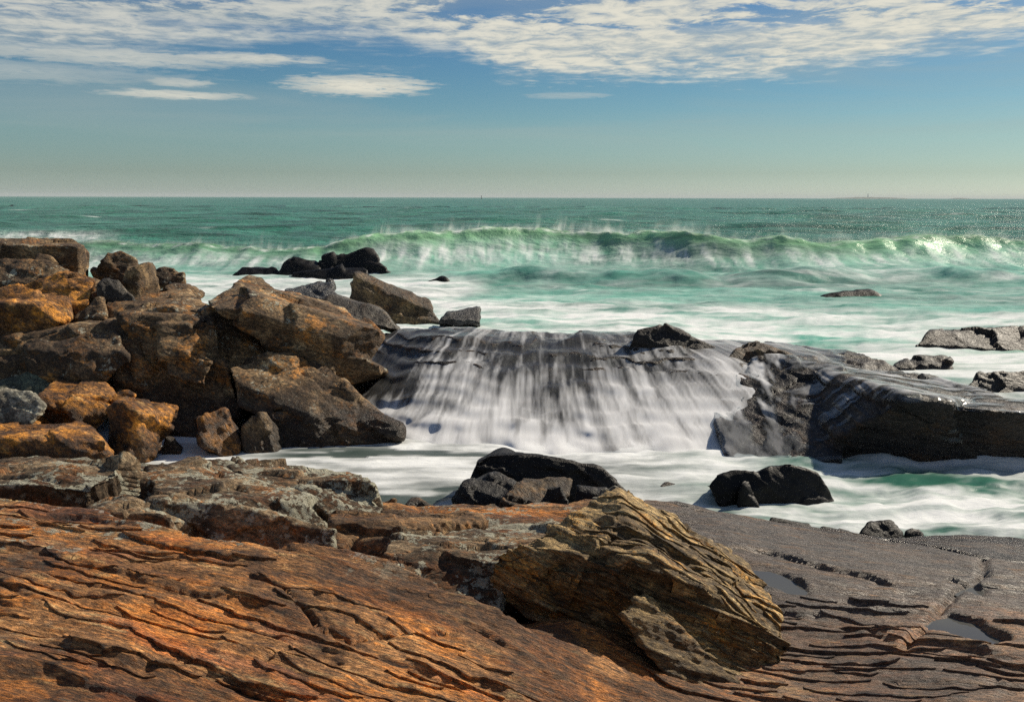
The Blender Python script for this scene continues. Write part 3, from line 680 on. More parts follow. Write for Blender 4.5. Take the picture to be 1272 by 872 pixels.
# thin sheets of the layered rock, lapped over each other like shingles; the broken edge of each faces us
def rock_sheets():
    rg = np.random.RandomState(77)
    st = np.array([0.972, -0.235]); nn = np.array([0.235, 0.972])
    spots = []
    for k in range(2600):
        left = rg.rand() < 0.62
        if left:
            px, py, zg = rg.uniform(-20, 640), rg.uniform(640, 872), 1.0
            if py < 640 + max(px, 0) * 0.20 + 18: continue
        else:
            px, py, zg = rg.uniform(860, 1272), rg.uniform(725, 872), 0.5
            if py < 715 + (px - 860) * 0.13: continue
        g = G(px, py, zg); L = rg.uniform(0.22, 1.0) * (1.0 if left else 0.8); W = L * rg.uniform(0.10, 0.26)
        if any(abs((g.x - q[0]) * st[0] + (g.y - q[1]) * st[1]) < 0.40 * (L + q[2]) and abs((g.x - q[0]) * nn[0] + (g.y - q[1]) * nn[1]) < 0.34 * (W + q[3]) for q in spots): continue
        if any(math.hypot(g.x - np.mean([v[0] for v in pl_]), g.y - np.mean([v[1] for v in pl_])) < 0.28 for _, pl_, _ in PLEV): continue
        spots.append((g.x, g.y, L, W, left))
        if len(spots) >= 105: break
    for i, (x0, y0, L, W, left) in enumerate(spots):
        nu, nv = max(24, int(L / 0.014)), 7
        u = np.linspace(-0.5, 0.5, nu)
        jag = fbm(np.stack([u * L * 7, 0 * u + i * 3.1, 0 * u], 1), 4, 700, 0.65)
        jag2 = layers(u * L * 9 + i * 7.7, 11, 0.8)
        ends = np.clip(1 - np.abs(2 * u) ** 3.5, 0, 1)
        near = -0.5 * W * ends * (0.75 + 0.5 * jag) - 0.05 * W * 2 * jag2 * ends + 0.12 * W * fbm(np.stack([u * 2.2, 0 * u + i, 0 * u], 1), 2, 705)
        far = near + np.maximum(W * (0.35 + 0.75 * ends) * (1 + 0.3 * fbm(np.stack([u * L * 5, 0 * u + i * 1.7, 0 * u], 1), 3, 709)), 0.01)
        th = 0.007 + 0.018 * rg.rand() ** 1.6 * (0.35 + 0.65 * ends) * (0.8 + 0.5 * np.clip(jag, -1, 1))
        rows = []
        for v in np.concatenate([[-1.0, -0.02], np.linspace(0, 1, nv)]):
            vv = max(v, 0.0)
            b = near + (far - near) * vv + (0.004 if v < -0.5 else 0.0)
            a = u * L
            x = x0 + a * st[0] + b * nn[0]; y = y0 + a * st[1] + b * nn[1]
            zl = ledge_z(x, y)
            if v < -0.5: z = zl - 0.02
            elif v < 0: z = zl + th * 0.72
            else: z = zl + th * (1 - vv) ** 0.8 - 0.012 * vv ** 2 + 0.004 * pn(np.stack([a * 9, b * 26, 0 * a], 1), 711) * (vv > 0)
            rows.append(np.stack([x, y, z], 1))
        V = np.concatenate(rows)
        px_, py_ = proj(V)
        wet = ss(px_ + 0.5 * (760 - py_), 770, 930) * (1.0 - 0.55 * ss(py_, 735, 800))
        mesh_np('rock_sheet', V, grid_faces(nv + 2, nu)[:, ::-1], M['ledge'], parent=LEDGE, attrs={'wet': wet, 'lichen': 0 * wet})
rock_sheets()

# ------------------------------------------------------------------ the shelf that the water pours over
def shelf():
    pts = [(430, 436, 13.0), (480, 412, 13.2), (530, 404, 13.2), (600, 407, 12.9), (660, 414, 12.6), (740, 418, 12.3), (800, 424, 12.1), (860, 434, 11.8), (920, 446, 11.5), (990, 453, 11.3), (1080, 468, 11.2), (1200, 490, 10.8),
           (450, 462, 12.2), (490, 440, 12.3), (530, 430, 12.2), (600, 436, 11.9), (700, 440, 11.7), (800, 448, 11.5), (900, 472, 10.9), (980, 490, 10.6),
           (480, 470, 11.6), (540, 470, 11.3), (600, 485, 10.9), (700, 486, 10.85), (800, 490, 10.7), (900, 520, 10.2), (960, 530, 10.1),
           (480, 505, 11.1), (540, 525, 10.4), (600, 535, 10.15), (700, 535, 10.1), (800, 540, 10.0), (900, 560, 9.75),
           (540, 552, 10.0), (600, 566, 9.75), (700, 574, 9.55), (800, 578, 9.5), (900, 582, 9.4), (980, 582, 9.4)]
    cp = [tuple(P(*q)) for q in pts]
    for q in (-3, -1, 1, 3, 5):
        cp += [(q, 8.6, -0.7), (q, 14.6, 0.25), (q, 16, -0.1)]
    f = rbf(cp)
    xs = np.arange(-2.4, 5.0, 0.020); ys = np.arange(9.0, 14.2, 0.018)
    X, Y = np.meshgrid(xs, ys); nr, nc = X.shape; x, y = X.ravel(), Y.ravel()
    p2 = np.stack([x, y, 0 * x], 1)
    z = f(x, y) + 0.06 * fbm(p2 * 0.9, 3, 131)
    wx = x + 0.12 * fbm(p2 * 1.7, 3, 201); wy = y + 0.12 * fbm(p2 * 1.7, 3, 203)
    h_, cu, cv, df = cell2(wx * 0.9, wy * 1.3, 9)
    h2_, cu2, cv2, df2 = cell2(wx * 2.6, wy * 7.0, 10)
    def tiers(z, th, seed, lo, shift):
        s0 = z / th + shift + 0.9 * fbm(p2 * np.array([0.9, 0.5, 0]), 3, seed) + 0.25 * fbm(p2 * np.array([4.0, 2.0, 0]), 3, seed + 5)
        i0 = np.floor(s0); f0 = s0 - i0
        return z + th * (ss(f0, lo, 1.0) - f0) * 0.9
    zr = tiers(z, 0.120, 135, 0.58, 0.35 * hsh(h_, 1))
    zr = zr + 0.026 * hsh(h2_, 1) * ss(df2, 0, 0.2) + 0.022 * hsh(h2_, 2) * (wy * 7.0 - cv2) * ss(df2, 0, 0.2)
    zr = zr + 0.014 * fbm(p2 * 5, 4, 142)
    def blur(A, r, ax):
        c = np.cumsum(np.pad(A, [(r + 1, r) if i == ax else (0, 0) for i in range(2)], mode='edge'), ax)
        n = A.shape[ax]
        hi = np.take(c, np.arange(2 * r + 1, 2 * r + 1 + n), ax); lo_ = np.take(c, np.arange(0, n), ax)
        return (hi - lo_) / (2 * r + 1)
    B = zr.reshape(nr, nc)
    for _ in range(2):
        B = blur(blur(B, 3, 0), 3, 1)
    zs = B.ravel()
    lump = fbm(p2 * np.array([1.8, 1.5, 0]), 3, 151)
    zs = zs + 0.014 + 0.015 * np.clip(lump, 0, 1)
    zr = np.minimum(zr, zs - 0.008 + 0.03 * ss(zs, 0.50, 0.75))
    low = 1 - ss(zs, 0.05, 0.42)
    o = mesh_np('cascade_shelf', np.stack([x, y, zr], 1), grid_faces(nr, nc), M['slab'])
    put_props(o, 'low stepped dark bedrock shelf under the falling white water', 'rock')
    zs = zs + low * 0.05 * np.clip(0.5 + lump, 0, 1.2)
    V = np.stack([x, y, zs], 1)
    px, py = proj(V)
    xc = 0.4
    fu = (x - xc) / (1.0 + 0.20 * np.clip(12.5 - y, -1, 3.5)) + 0.16 * fbm(p2 * np.array([0.45, 0.30, 0]), 1, 155)
    fv = y + zs * 0.7
    fu = fu + 0.0
    st = fbm(np.stack([fu * 7, fv * 0.7 + 0.8 * pn(p2 * 1.3, 171), 0 * x], 1), 4, 161, 0.62)
    st = 0.75 * st + 0.45 * fbm(np.stack([fu * 19, fv * 0.6, 0 * x], 1), 3, 163, 0.6)
    big = fbm(np.stack([fu * 1.5, fv * 0.9, 0 * x], 1), 3, 165, 0.5)
    slope = np.gradient(zs.reshape(nr, nc), 0.018, axis=0).ravel()
    sl = blur(slope.reshape(nr, nc), 4, 0).ravel()
    hgt = 1 - ss(zs, 0.12, 0.85)
    riser = ss(blur(blur(np.gradient(B, 0.018, axis=0), 2, 0), 2, 1), 0.45, 1.3).ravel()
    below = ss(blur(np.roll(riser.reshape(nr, nc), -6, 0), 5, 0), 0.05, 0.6).ravel()
    cov = 0.18 + 0.34 * hgt + 0.68 * st + 0.45 * big + riser * (0.36 + 0.9 * st) + 0.20 * below * (0.6 + st)
    def el(cx, cy_, rx, ry):
        return np.clip(1 - ((px - cx) / rx) ** 2 - ((py - cy_) / ry) ** 2, 0, 1)
    cov += 0.25 * el(560, 520, 120, 60) + 0.25 * el(600, 470, 90, 40) + 0.15 * el(760, 560, 260, 40) + 0.35 * el(870, 470, 100, 60) + 0.25 * el(880, 540, 90, 40)
    cov -= 0.30 * el(690, 455, 170, 38) + 0.50 * el(510, 425, 90, 40) + 0.60 * el(480, 470, 50, 40)
    cov += 0.20 * low + 0.25 * ss(py, 414, 402)
    cov = np.maximum(cov, 0.05)
    cov *= 1 - 0.95 * ss(px, 930, 985) * ss(py, 440, 470)
    cov *= 1 - ss(px, 985, 1060)
    cov *= ss(px, 440, 470)
    cov = np.clip(cov, 0, 0.94)
    keep = cov.reshape(nr, nc)
    Q = grid_faces(nr, nc)
    ok = (cov[Q].max(1) > 0.02) & (zs[Q].max(1) > -0.05)
    o = mesh_np('waterfall', V, Q[ok], M['sheet'], attrs={'foam': cov, 'flow_u': fu, 'flow_v': fv})
    put_props(o, 'white veil of water cascading over the stepped bedrock into the pool', 'waterfall', kind='structure')
shelf()

# ------------------------------------------------------------------ rocks
ROCKS = []
def rock(name, label, mat, Y, t, hulls, cat='rock', n=NM, thick=0.12, amp=1.0, group=None, soft=0, vox=1.0, parent=None, shrink=0.9, seed=None, facet=0.30, lay=1.0, cuts=0, straight=1.0, fine=None, planes=12):
    if hulls and isinstance(hulls[0][0], (int, float)):
        hulls = [hulls]
    ROCKS.append(dict(name=name, label=label, mat=mat, Y=Y, t=t, hulls=hulls, cat=cat, n=n, thick=thick, amp=amp, group=group, soft=soft, vox=vox, parent=parent, shrink=shrink, facet=facet, lay=lay, cuts=cuts, planes=planes, straight=straight, fine=fine if fine is not None else (0.0012 if mat in ('wet', 'black', 'slab', 'wet2', 'grey') else 0.0035), seed=seed if seed is not None else len(ROCKS) * 7 + 3))

# --- the tilted boulder in front
BO = 'boulder'
YB = 4.1
rock('body', None, 'boulder', YB, 0.5, [[(606, 703, .35), (630, 688, .42), (656, 671, .5), (692, 688, .22), (730, 702, .1), (772, 719, 0.0), (606, 728, .46), (640, 752, .42), (663, 766, .38), (744, 798, .24), (818, 846, .05), (900, 870, -.1), (969, 846, 0),
     (986, 803, .25), (973, 773, .4), (941, 744, .55), (880, 700, .66), (785, 640, .8), (720, 650, .8)]], cat=None, n=NB, thick=0.05, amp=0.4, planes=18, parent=BO, soft=0, facet=0.14, lay=5.0, cuts=3, straight=0.45)
rock('upper_layer', None, 'boulder', YB, 0.25, [[(672, 664, .50), (681, 652, .6), (709, 636, .75), (764, 607, .95), (785, 624, .95), (826, 654, .85), (859, 683, .75), (900, 703, .6), (915, 724, .46), (896, 736, .36), (867, 729, .34), (800, 692, .34), (740, 664, .36)]],
     cat=None, n=NB, thick=0.042, amp=0.4, parent=BO, soft=0, facet=0.12, lay=4.0, cuts=2, straight=0.45)
rock('lower_layer', None, 'boulder', YB, 0.3, [[(767, 762, -.1), (786, 743, -.02), (855, 785, -.05), (885, 830, -.05), (905, 860, -.1), (830, 850, -.2), (790, 790, -.14)]], cat=None, n=NB, thick=0.05, amp=0.4, planes=18, parent=BO, soft=0, facet=0.12, lay=1.7, cuts=2, straight=0.45)

# --- lichen-covered blocks behind the slab
LB = 'lichen blocks along the back of the ledge'
rock('lichen_block', 'pale lichen topped block at the left end of the ledge, shadowed in front', 'lichen', 5.2, 0.4, [(-40, 587, .6), (36, 586, .6), (80, 585, .6), (118, 575, .75), (131, 571, .75), (150, 578, .55), (-40, 604, 0), (60, 616, 0), (112, 624, 0), (148, 604, .2), (-40, 650, 0), (85, 655, 0), (112, 655, 0), (148, 640, .2)], group=LB, thick=0.09, n=NL, facet=0.35)
rock('lichen_block', 'squat grey lichen block wedged between two larger lichen blocks', 'lichen', 5.6, 0.4, [(140, 584, .3), (165, 582, .4), (196, 584, .35), (202, 600, .1), (196, 640, 0), (170, 640, -.05), (146, 630, 0), (150, 606, 0)], group=LB, thick=0.09, n=NL, facet=0.35)
rock('lichen_block', 'small dark block with a white lichen top leaning on the orange slab', 'lichen', 4.9, 0.3, [(108, 634, .2), (150, 621, .25), (168, 623, .25), (215, 640, .22), (237, 652, .2), (120, 640, 0), (170, 641, 0), (213, 656, 0), (116, 680, 0), (170, 690, 0), (213, 700, 0), (241, 690, .15)], group=LB, thick=0.08, n=NL, facet=0.35)
rock('lichen_block', 'long flat lichen block with foam on its top edge beside the pool', 'lichen', 5.15, 0.4, [[(187, 586, .95), (236, 578, 1.1), (285, 582, 1.0), (330, 605, .8), (385, 630, .6), (415, 650, .42), (424, 668, .3), (415, 690, .2), (330, 690, .1), (300, 646, .1), (240, 628, .1), (193, 614, .35), (240, 690, .1)]], group=LB, thick=0.08, n=NL, facet=0.35)
rock('lichen_block', 'sloping block with a mottled grey lichen face above the orange slab', 'lichen', 4.95, 0.3, [[(196, 620, .28), (243, 626, .16), (285, 629, .14), (300, 646, .1), (318, 657, .1), (360, 668, .1), (416, 675, .1), (412, 715, 0), (349, 720, 0), (292, 715, 0), (243, 700, 0), (205, 660, .1)]], group=LB, thick=0.08, n=NL, facet=0.35)
rock('lichen_block', 'flat topped block with a rusty red end face over the pool', 'lichen', 5.5, 0.5, [[(280, 582, .75), (292, 577, .85), (335, 584, .8), (400, 589, .75), (440, 595, .6), (466, 600, .5), (481, 634, .25), (474, 650, .1), (432, 604, .3), (420, 660, -.02), (400, 638, .06), (360, 612, .2), (310, 595, .45)]], group=LB, thick=0.09, n=NL, facet=0.35)
rock('lichen_block', 'low brown block filling the gap below the rusty red end face', 'ledge2', 5.0, 0.4, [[(416, 650, .25), (470, 640, .4), (520, 642, .5), (590, 655, .45), (500, 668, .1), (484, 690, 0), (470, 715, -.05), (430, 710, -.05), (420, 690, 0)]], group=LB, thick=0.07, n=NL)
rock('lichen_block', 'humped lichen spotted block beside the tilted boulder', 'lichen', 4.35, 0.5, [[(476, 690, .45), (486, 668, .6), (510, 664, .75), (560, 660, .9), (640, 664, .8), (690, 672, .7), (660, 700, .4), (625, 712, .3), (540, 690, .35), (628, 770, 0), (585, 768, 0), (545, 755, .05), (492, 718, .25)]], group=LB, thick=0.09, n=NL, facet=0.35)

# --- stones at the back of the ledge
rock('stone', 'small dark stone beside the rusty block at the pool edge', 'brown', 6.6, 0.2, [(474, 648, 0), (479, 623, .08), (488, 621, .1), (496, 632, .05), (500, 650, 0)], n=NL, thick=0.05)
rock('stone', 'low dark stone on the pool edge between the ledge and the white foam', 'brown', 7.1, 0.25, [(497, 640, 0), (502, 628, .05), (510, 622, .1), (528, 623, .1), (546, 634, .05), (552, 644, 0)], n=NL, thick=0.05)
rock('stone', 'small tan stone in front of the black boulders', 'tan', 6.7, 0.15, [(596, 640, 0), (601, 628, .04), (611, 625, .05), (622, 630, .04), (625, 642, 0)], n=NL, thick=0.05)
rock('stone', 'white topped pointed stone behind the peak of the tilted boulder', 'pale', 6.3, 0.2, [(734, 640, 0), (738, 622, .05), (752, 606, .1), (765, 603, .12), (778, 612, .1), (786, 630, .05), (785, 645, 0)], n=NB, thick=0.05)
rock('stone', 'tiny pinkish stone lying alone on the orange slab', 'pale', 4.25, 0.05, [(63, 722, 0), (66, 714, .02), (78, 713, .03), (84, 716, .02), (84, 722, 0)], thick=0.03, soft=2)
DB = 'dark boulders at the pool edge'
rock('dark_boulder', 'long black wedge boulder, tallest of the group at the pool edge', 'wet', 7.9, 0.5, [(580, 640, 0), (583, 596, 0), (589, 569, .1), (602, 563, .15), (664, 567, .2), (702, 571, .2), (734, 579, .2), (754, 590, .15), (776, 606, .1), (789, 622, .05), (780, 640, 0)], group=DB, thick=0.1, n=(0.2, -0.3, 1), facet=0.25, lay=0.5)
rock('dark_boulder', 'rounded dark boulder with a brown shoulder in front of the black wedge', 'wet2', 7.35, 0.4, [(560, 622, .05), (570, 604, .1), (588, 595, .2), (604, 590, .3), (622, 591, .32), (642, 601, .25), (638, 616, .05), (626, 634, -.05), (600, 640, -.05), (564, 634, 0)], group=DB, thick=0.1)
rock('dark_boulder', 'grey brown boulder with a bright streaked top in front of the black wedge', 'tan', 7.2, 0.4, [(618, 626, 0), (640, 602, .2), (656, 596, .3), (678, 592, .36), (710, 602, .3), (704, 622, .05), (700, 636, 0), (660, 638, -.05), (622, 636, 0)], group=DB, thick=0.08, n=NB)
rock('dark_boulder', 'small black arched stone resting against the grey brown boulder', 'wet', 7.0, 0.2, [(671, 630, 0), (676, 615, .02), (685, 605, .06), (694, 604, .06), (703, 616, .04), (707, 634, 0)], group=DB, thick=0.08)
rock('dark_boulder', 'low black stone between the grey brown boulder and the white topped stone', 'wet', 7.1, 0.25, [(712, 630, 0), (715, 607, .05), (728, 604, .1), (742, 606, .1), (752, 612, .06), (750, 632, 0)], group=DB, thick=0.08)

# --- rocks standing in the pool
rock('pool_rock', 'big black notched boulder standing in the churning channel', 'black', 7.95, 0.45, [[(879, 602, .05), (890, 590, .08), (911, 582, .12), (938, 585, .1), (950, 600, .05), (940, 640, 0), (925, 640, 0), (898, 634, 0), (886, 617, 0), (930, 650, 0)],
     [(930, 590, .12), (957, 577, .14), (980, 574, .16), (1003, 584, .15), (1017, 586, .15), (1032, 607, .12), (1044, 634, .1), (1020, 650, 0), (985, 652, 0), (945, 652, 0), (930, 610, .0)]], thick=0.14, n=(0.5, -0.3, 0.8), amp=0.6, soft=0, facet=0.10, lay=0.35, planes=30)
rock('pool_rock', 'thin dark wedge stone pressed against the big black notched boulder', 'black', 7.83, 0.15, [(921, 597, .06), (926, 596, .08), (935, 618, .02), (948, 640, 0), (948, 652, 0), (926, 652, 0), (914, 628, .04)], thick=0.1, n=(0.5, -0.3, 0.8), amp=0.5)
rock('pool_rock', 'small flat dark rock awash between the pool boulders', 'brown', 8.4, 0.25, [(818, 605, .05), (824, 599, .1), (850, 602, .12), (877, 607, .08), (870, 616, 0), (835, 620, 0), (820, 612, 0)], thick=0.06)
rock('pool_rock', 'shiny wet rounded stone on the seaward rim of the wet slab', 'wet', 6.75, 0.3, [(1065, 668, 0), (1068, 660, .03), (1077, 651, .08), (1095, 647, .14), (1112, 651, .12), (1124, 661, .06), (1122, 672, 0), (1075, 674, 0)], thick=0.08, amp=0.5, soft=6)
rock('pool_rock', 'little black stone next to the shiny wet rounded stone', 'wet', 6.8, 0.15, [(1120, 668, 0), (1125, 659, .03), (1134, 655, .06), (1147, 660, .04), (1150, 670, 0)], thick=0.08, amp=0.5, soft=5)
rock('pool_rock', 'low black rim stone at the foot of the big notched boulder', 'wet', 7.3, 0.2, [(948, 654, 0), (955, 645, .05), (985, 646, .06), (1008, 652, .06), (1012, 662, 0), (975, 664, 0)], thick=0.06, amp=0.6)
rock('pool_rock', 'low black rim stone beside the shiny wet rounded stone', 'wet', 7.0, 0.2, [(1012, 662, 0), (1020, 654, .05), (1045, 657, .06), (1060, 661, .04), (1062, 672, 0), (1030, 672, 0)], thick=0.06, amp=0.6)

# --- the shelf's rocks
rock('slab_rock', 'broad dark wet slab with a shadowed overhang facing the channel', 'slab', 9.3, 0.5, [
     [(1046, 537, .1), (1074, 524, .0), (1116, 509, 0), (1157, 504, 0), (1174, 511, 0), (1236, 519, 0), (1300, 524, .1), (1050, 585, .4), (1100, 590, .4), (1228, 594, .3), (1300, 590, .3), (987, 449, 2.2), (1044, 458, 2.2), (1138, 472, 2), (1207, 489, 1.3), (1238, 503, .7)],
     [(942, 531, .8), (968, 505, 1.15), (1040, 532, .55), (1050, 537, .35), (1046, 585, .0), (1021, 592, 0), (987, 590, .2), (942, 580, .3), (905, 480, 1.8), (950, 449, 2.4), (987, 449, 2.2), (1044, 458, 2.2), (895, 548, .7), (880, 510, 1.4)]], n=(0.15, -0.1, 1), thick=0.10, amp=0.9, soft=0, vox=1.0, facet=0.12, lay=1.5, planes=18)
rock('shelf_rock', 'black pointed rock with white water streaming round it at the top of the shelf', 'wet', 11.8, 0.4, [(783, 425, 0), (786, 415, .05), (792, 408, .1), (817, 410, .15), (826, 402, .2), (851, 412, .2), (877, 425, .15), (901, 440, .1), (898, 456, 0), (850, 455, 0), (815, 440, 0)], thick=0.1)
rock('shelf_rock', 'rounded glistening brown rock at the top of the shelf', 'tan2', 11.4, 0.5, [(900, 446, .1), (914, 430, .2), (930, 426, .3), (953, 428, .3), (973, 437, .2), (991, 450, .1), (985, 465, 0), (930, 468, 0), (905, 460, 0)], thick=0.1, soft=5)
rock('shelf_rock', 'low grey rock ringed by foam in front of the right-hand breaker', 'slab', 14.3, 0.7, [(1138, 428, 0), (1141, 422, .1), (1152, 415, .3), (1172, 411, .5), (1236, 408, .6), (1320, 405, .6), (1320, 445, 0), (1236, 442, 0), (1180, 440, 0)], thick=0.1)
rock('shelf_rock', 'water veiled blue grey rock behind the broad wet slab', 'slab', 12.4, 0.5, [(1110, 455, .1), (1123, 446, .3), (1161, 441, .4), (1182, 444, .3), (1192, 472, .05), (1150, 485, 0), (1115, 482, 0)], thick=0.12, soft=6)
rock('shelf_rock', 'small dark rock by the right end of the broad wet slab', 'slab', 11.0, 0.4, [(1200, 482, 0), (1212, 466, .15), (1230, 462, .25), (1275, 463, .3), (1285, 505, 0), (1225, 510, 0)], thick=0.1)

# --- the rocky point on the left
LM = 'rocks of the rocky point'
CORE = [(-60, 372, .9), (60, 345, 1.6), (120, 350, 1.5), (230, 372, 1.2), (300, 400, .9), (330, 450, .6), (340, 520, .3), (330, 575, .1), (200, 590, 0), (100, 560, .2), (-60, 560, .3)]
def lm(label, mat, Y, t, hulls, **k):  # one rock of the point
    rock(k.pop('name', 'point_rock'), label, mat, Y, t, hulls, group=LM, **k)
lm('dark bedrock core showing only in the gaps between the blocks of the point', 'brown', 11.1, 0.8, CORE, vox=1.6, cuts=0, amp=0.3, facet=0.2)
lm('small dark stone wedged between the long sloping slab and the broad rusty slab', 'brown', 11.2, 0.5, [(306, 424, .1), (335, 418, .2), (366, 432, .2), (372, 452, .05), (340, 470, 0), (310, 460, 0)])
lm('tall square topped block at the landward crest of the point with a sunlit end', 'brown', 13.0, 0.8, [(92, 311, 0), (92, 346, 0), (-30, 330, 0), (-30, 312, 0), (106, 307, .5), (108, 342, .5), (53, 301, .8), (98, 303, .8), (-30, 301, .8)])
lm('small dark boulder tucked under the square topped block', 'brown', 12.6, 0.4, [(40, 324, 0), (48, 314, .1), (66, 318, .15), (73, 329, .1), (64, 336, 0), (42, 334, 0)])
lm('dark lichen flecked slab under the square topped block', 'brown', 12.2, 0.6, [(-30, 325, .4), (40, 323, .5), (70, 329, .4), (86, 337, .3), (80, 352, 0), (30, 358, 0), (-30, 356, 0)])
lm('rusty sloped boulder with a white patch below the square topped block', 'orange', 11.8, 0.7, [(-30, 366, .3), (20, 356, .5), (52, 345, .6), (86, 340, .6), (108, 345, .5), (114, 362, .2), (110, 378, .1), (95, 392, 0), (60, 385, 0), (-30, 385, 0)])
lm('brown block with an orange end below the rusty sloped boulder', 'orange', 11.3, 0.6, [(-30, 378, .4), (52, 373, .5), (86, 377, .4), (90, 394, .2), (72, 408, 0), (30, 416, 0), (-30, 416, 0), (-30, 392, 0), (60, 390, 0.02)])
lm('dark jagged boulder on the crest of the point', 'brown', 13.3, 0.7, [[(124, 328, 0), (131, 320, .1), (137, 314, .2), (146, 312, .25), (163, 318, .2), (171, 326, .2), (168, 358, 0), (118, 358, 0), (115, 337, 0)]])
lm('upright block with a golden sunlit side on the crest of the point', 'tan', 12.3, 0.5, [(156, 346, 0), (160, 330, 0.1), (176, 328, .12), (184, 325, .35), (190, 336, .4), (196, 366, .4), (176, 380, 0), (157, 376, 0)])
lm('grey leaning slab in front of the upright golden sided block', 'wet2', 12.0, 0.35, [(119, 353, 0), (129, 345, .1), (143, 347, .15), (156, 358, .1), (170, 376, .05), (142, 382, 0), (121, 370, 0)], n=(0.8, 0.1, 0.6))
lm('dark stepped block at the seaward side of the crest', 'brown', 13.6, 0.5, [[(189, 336, .1), (203, 330, .2), (219, 332, .2), (220, 356, 0), (192, 358, 0)], [(216, 338, .1), (230, 337, .15), (232, 357, 0), (214, 358, 0)]])
lm('low flat brown slab below the dark stepped block', 'brown', 12.8, 0.5, [(202, 358, 0), (214, 352, .2), (236, 353, .3), (256, 366, .2), (240, 378, 0), (204, 376, 0)])
lm('small brown stone wedged beneath the rusty sloped boulder', 'brown', 11.5, 0.4, [(92, 396, 0), (108, 380, .2), (128, 372, .3), (134, 384, .1), (128, 400, 0), (100, 404, 0)])
lm('flat lichen streaked cap slab on top of the cliff face', 'brown', 11.5, 0.7, [(124, 390, .2), (140, 374, .6), (170, 370, .8), (206, 367, .9), (250, 371, .8), (262, 384, .5), (252, 402, 0), (205, 398, -.05), (150, 396, 0), (128, 402, 0)])
lm('rounded dome rock spotted with white lichen beside the cliff face', 'brown', 11.0, 0.8, [(252, 402, .2), (256, 384, .5), (272, 377, .8), (302, 388, .8), (326, 404, .6), (336, 428, .3), (337, 446, .1), (300, 462, -.05), (276, 460, -.05), (258, 440, 0)])
lm('tall dark cliff face split by cracks above the foam pool', 'brown', 10.3, 0.8, [[(160, 396, .8), (205, 392, .9), (250, 398, .9), (262, 425, .7), (276, 455, .5), (292, 480, .3), (294, 515, .1), (262, 548, 0), (225, 568, -.05), (205, 560, 0), (182, 500, .25), (165, 450, .4)], [(200, 400, .6), (235, 398, .6), (262, 440, .3), (255, 480, .1), (215, 470, .15), (198, 430, .35)]], vox=1.2)
lm('pale edged flat slab beneath the brown orange ended block', 'brown', 10.9, 0.6, [(-30, 420, .4), (36, 411, .6), (75, 403, .7), (120, 396, .7), (156, 394, .6), (168, 412, .1), (150, 424, 0), (90, 430, 0), (-30, 440, 0)])
lm('rust stained block spotted with grey lichen above the fallen boulders', 'rust', 10.4, 0.6, [[(30, 436, .2), (80, 421, .4), (130, 413, .5), (150, 417, .45), (158, 440, .1), (142, 462, 0), (112, 482, 0), (80, 482, 0), (36, 476, 0)]])
lm('dark angular block between the rust stained block and the cliff face', 'brown', 10.55, 0.5, [(140, 420, .3), (166, 422, .35), (172, 440, .2), (184, 470, .1), (180, 500, 0), (150, 505, 0), (140, 470, 0)])
lm('grey lichen slab at the landward end below the pale edged flat slab', 'brown', 10.7, 0.5, [(-30, 440, .2), (36, 431, .4), (86, 424, .4), (84, 450, .05), (80, 478, 0), (-30, 480, 0)])
lm('long sloping slab with a sunlit top reaching out to the cascade', 'brown', 10.9, 0.9, [[(262, 367, .9), (280, 353, 1.3), (310, 357, 1.35), (345, 364, 1.35), (395, 378, 1.2), (430, 397, 1.0), (465, 410, .6), (475, 420, .4), (286, 373, .3), (340, 393, .05), (400, 413, 0), (438, 416, .05), (345, 437, .05), (400, 464, 0), (425, 474, .1), (452, 462, .3), (469, 437, .4), (310, 400, .15)],
     [(400, 430, .05), (445, 440, .15), (471, 464, .25), (450, 474, .2), (424, 481, .1), (398, 462, .05)]], thick=0.13, vox=1.15)
lm('broad rusty slab running down into the pool below the cascade', 'brown', 9.85, 0.8, [[(283, 456, .9), (318, 447, 1.0), (346, 439, 1.1), (376, 450, 1.0), (393, 470, .85), (413, 472, .85), (431, 485, .7), (441, 501, .6), (461, 508, .55), (482, 523, .4), (497, 545, .25), (496, 555, .15), (480, 574, .05), (440, 578, 0), (428, 570, -.02), (391, 528, .1), (350, 505, .2), (300, 500, .4)],
     [(283, 456, .9), (330, 470, .65), (350, 505, .2), (330, 520, .15), (296, 505, .25)]], thick=0.11, vox=1.15)
lm('dark undercut rock beneath the broad rusty slab at the waterline', 'brown', 9.75, 0.5, [(335, 512, .3), (360, 512, .3), (392, 530, .2), (420, 560, .1), (424, 574, 0), (360, 574, 0), (340, 566, 0)])
lm('wedge with a yellow sunlit edge at the foam line', 'tan', 9.6, 0.4, [(300, 530, .05), (312, 516, .1), (324, 512, .15), (341, 525, .3), (350, 539, .3), (356, 553, .3), (344, 564, 0), (318, 564, -.02), (300, 556, 0)], n=(0.8, 0.2, 0.4))
lm('orange wedge with a bright tilted face at the foam line', 'orange', 9.45, 0.4, [(243, 522, .1), (256, 513, .15), (278, 510, .3), (291, 528, .35), (302, 556, .3), (296, 568, .05), (270, 565, 0), (250, 550, 0)], n=(0.8, 0.2, 0.4))
lm('small dark triangular stone at the foam line under the cliff face', 'brown', 9.5, 0.3, [(198, 566, 0), (207, 541, .1), (216, 544, .12), (226, 556, .08), (226, 568, 0)])
lm('green tinged boulder half hidden behind the orange boulder', 'green', 10.2, 0.5, [(-30, 482, .1), (36, 463, .3), (55, 460, .4), (79, 473, .4), (66, 492, 0), (36, 500, 0), (-30, 500, 0)])
lm('cream lichen covered stone at the landward edge beside the orange boulder', 'pale', 9.2, 0.4, [(-30, 480, .3), (38, 486, .3), (57, 503, .2), (50, 515, .1), (36, 530, 0), (-30, 535, 0)])
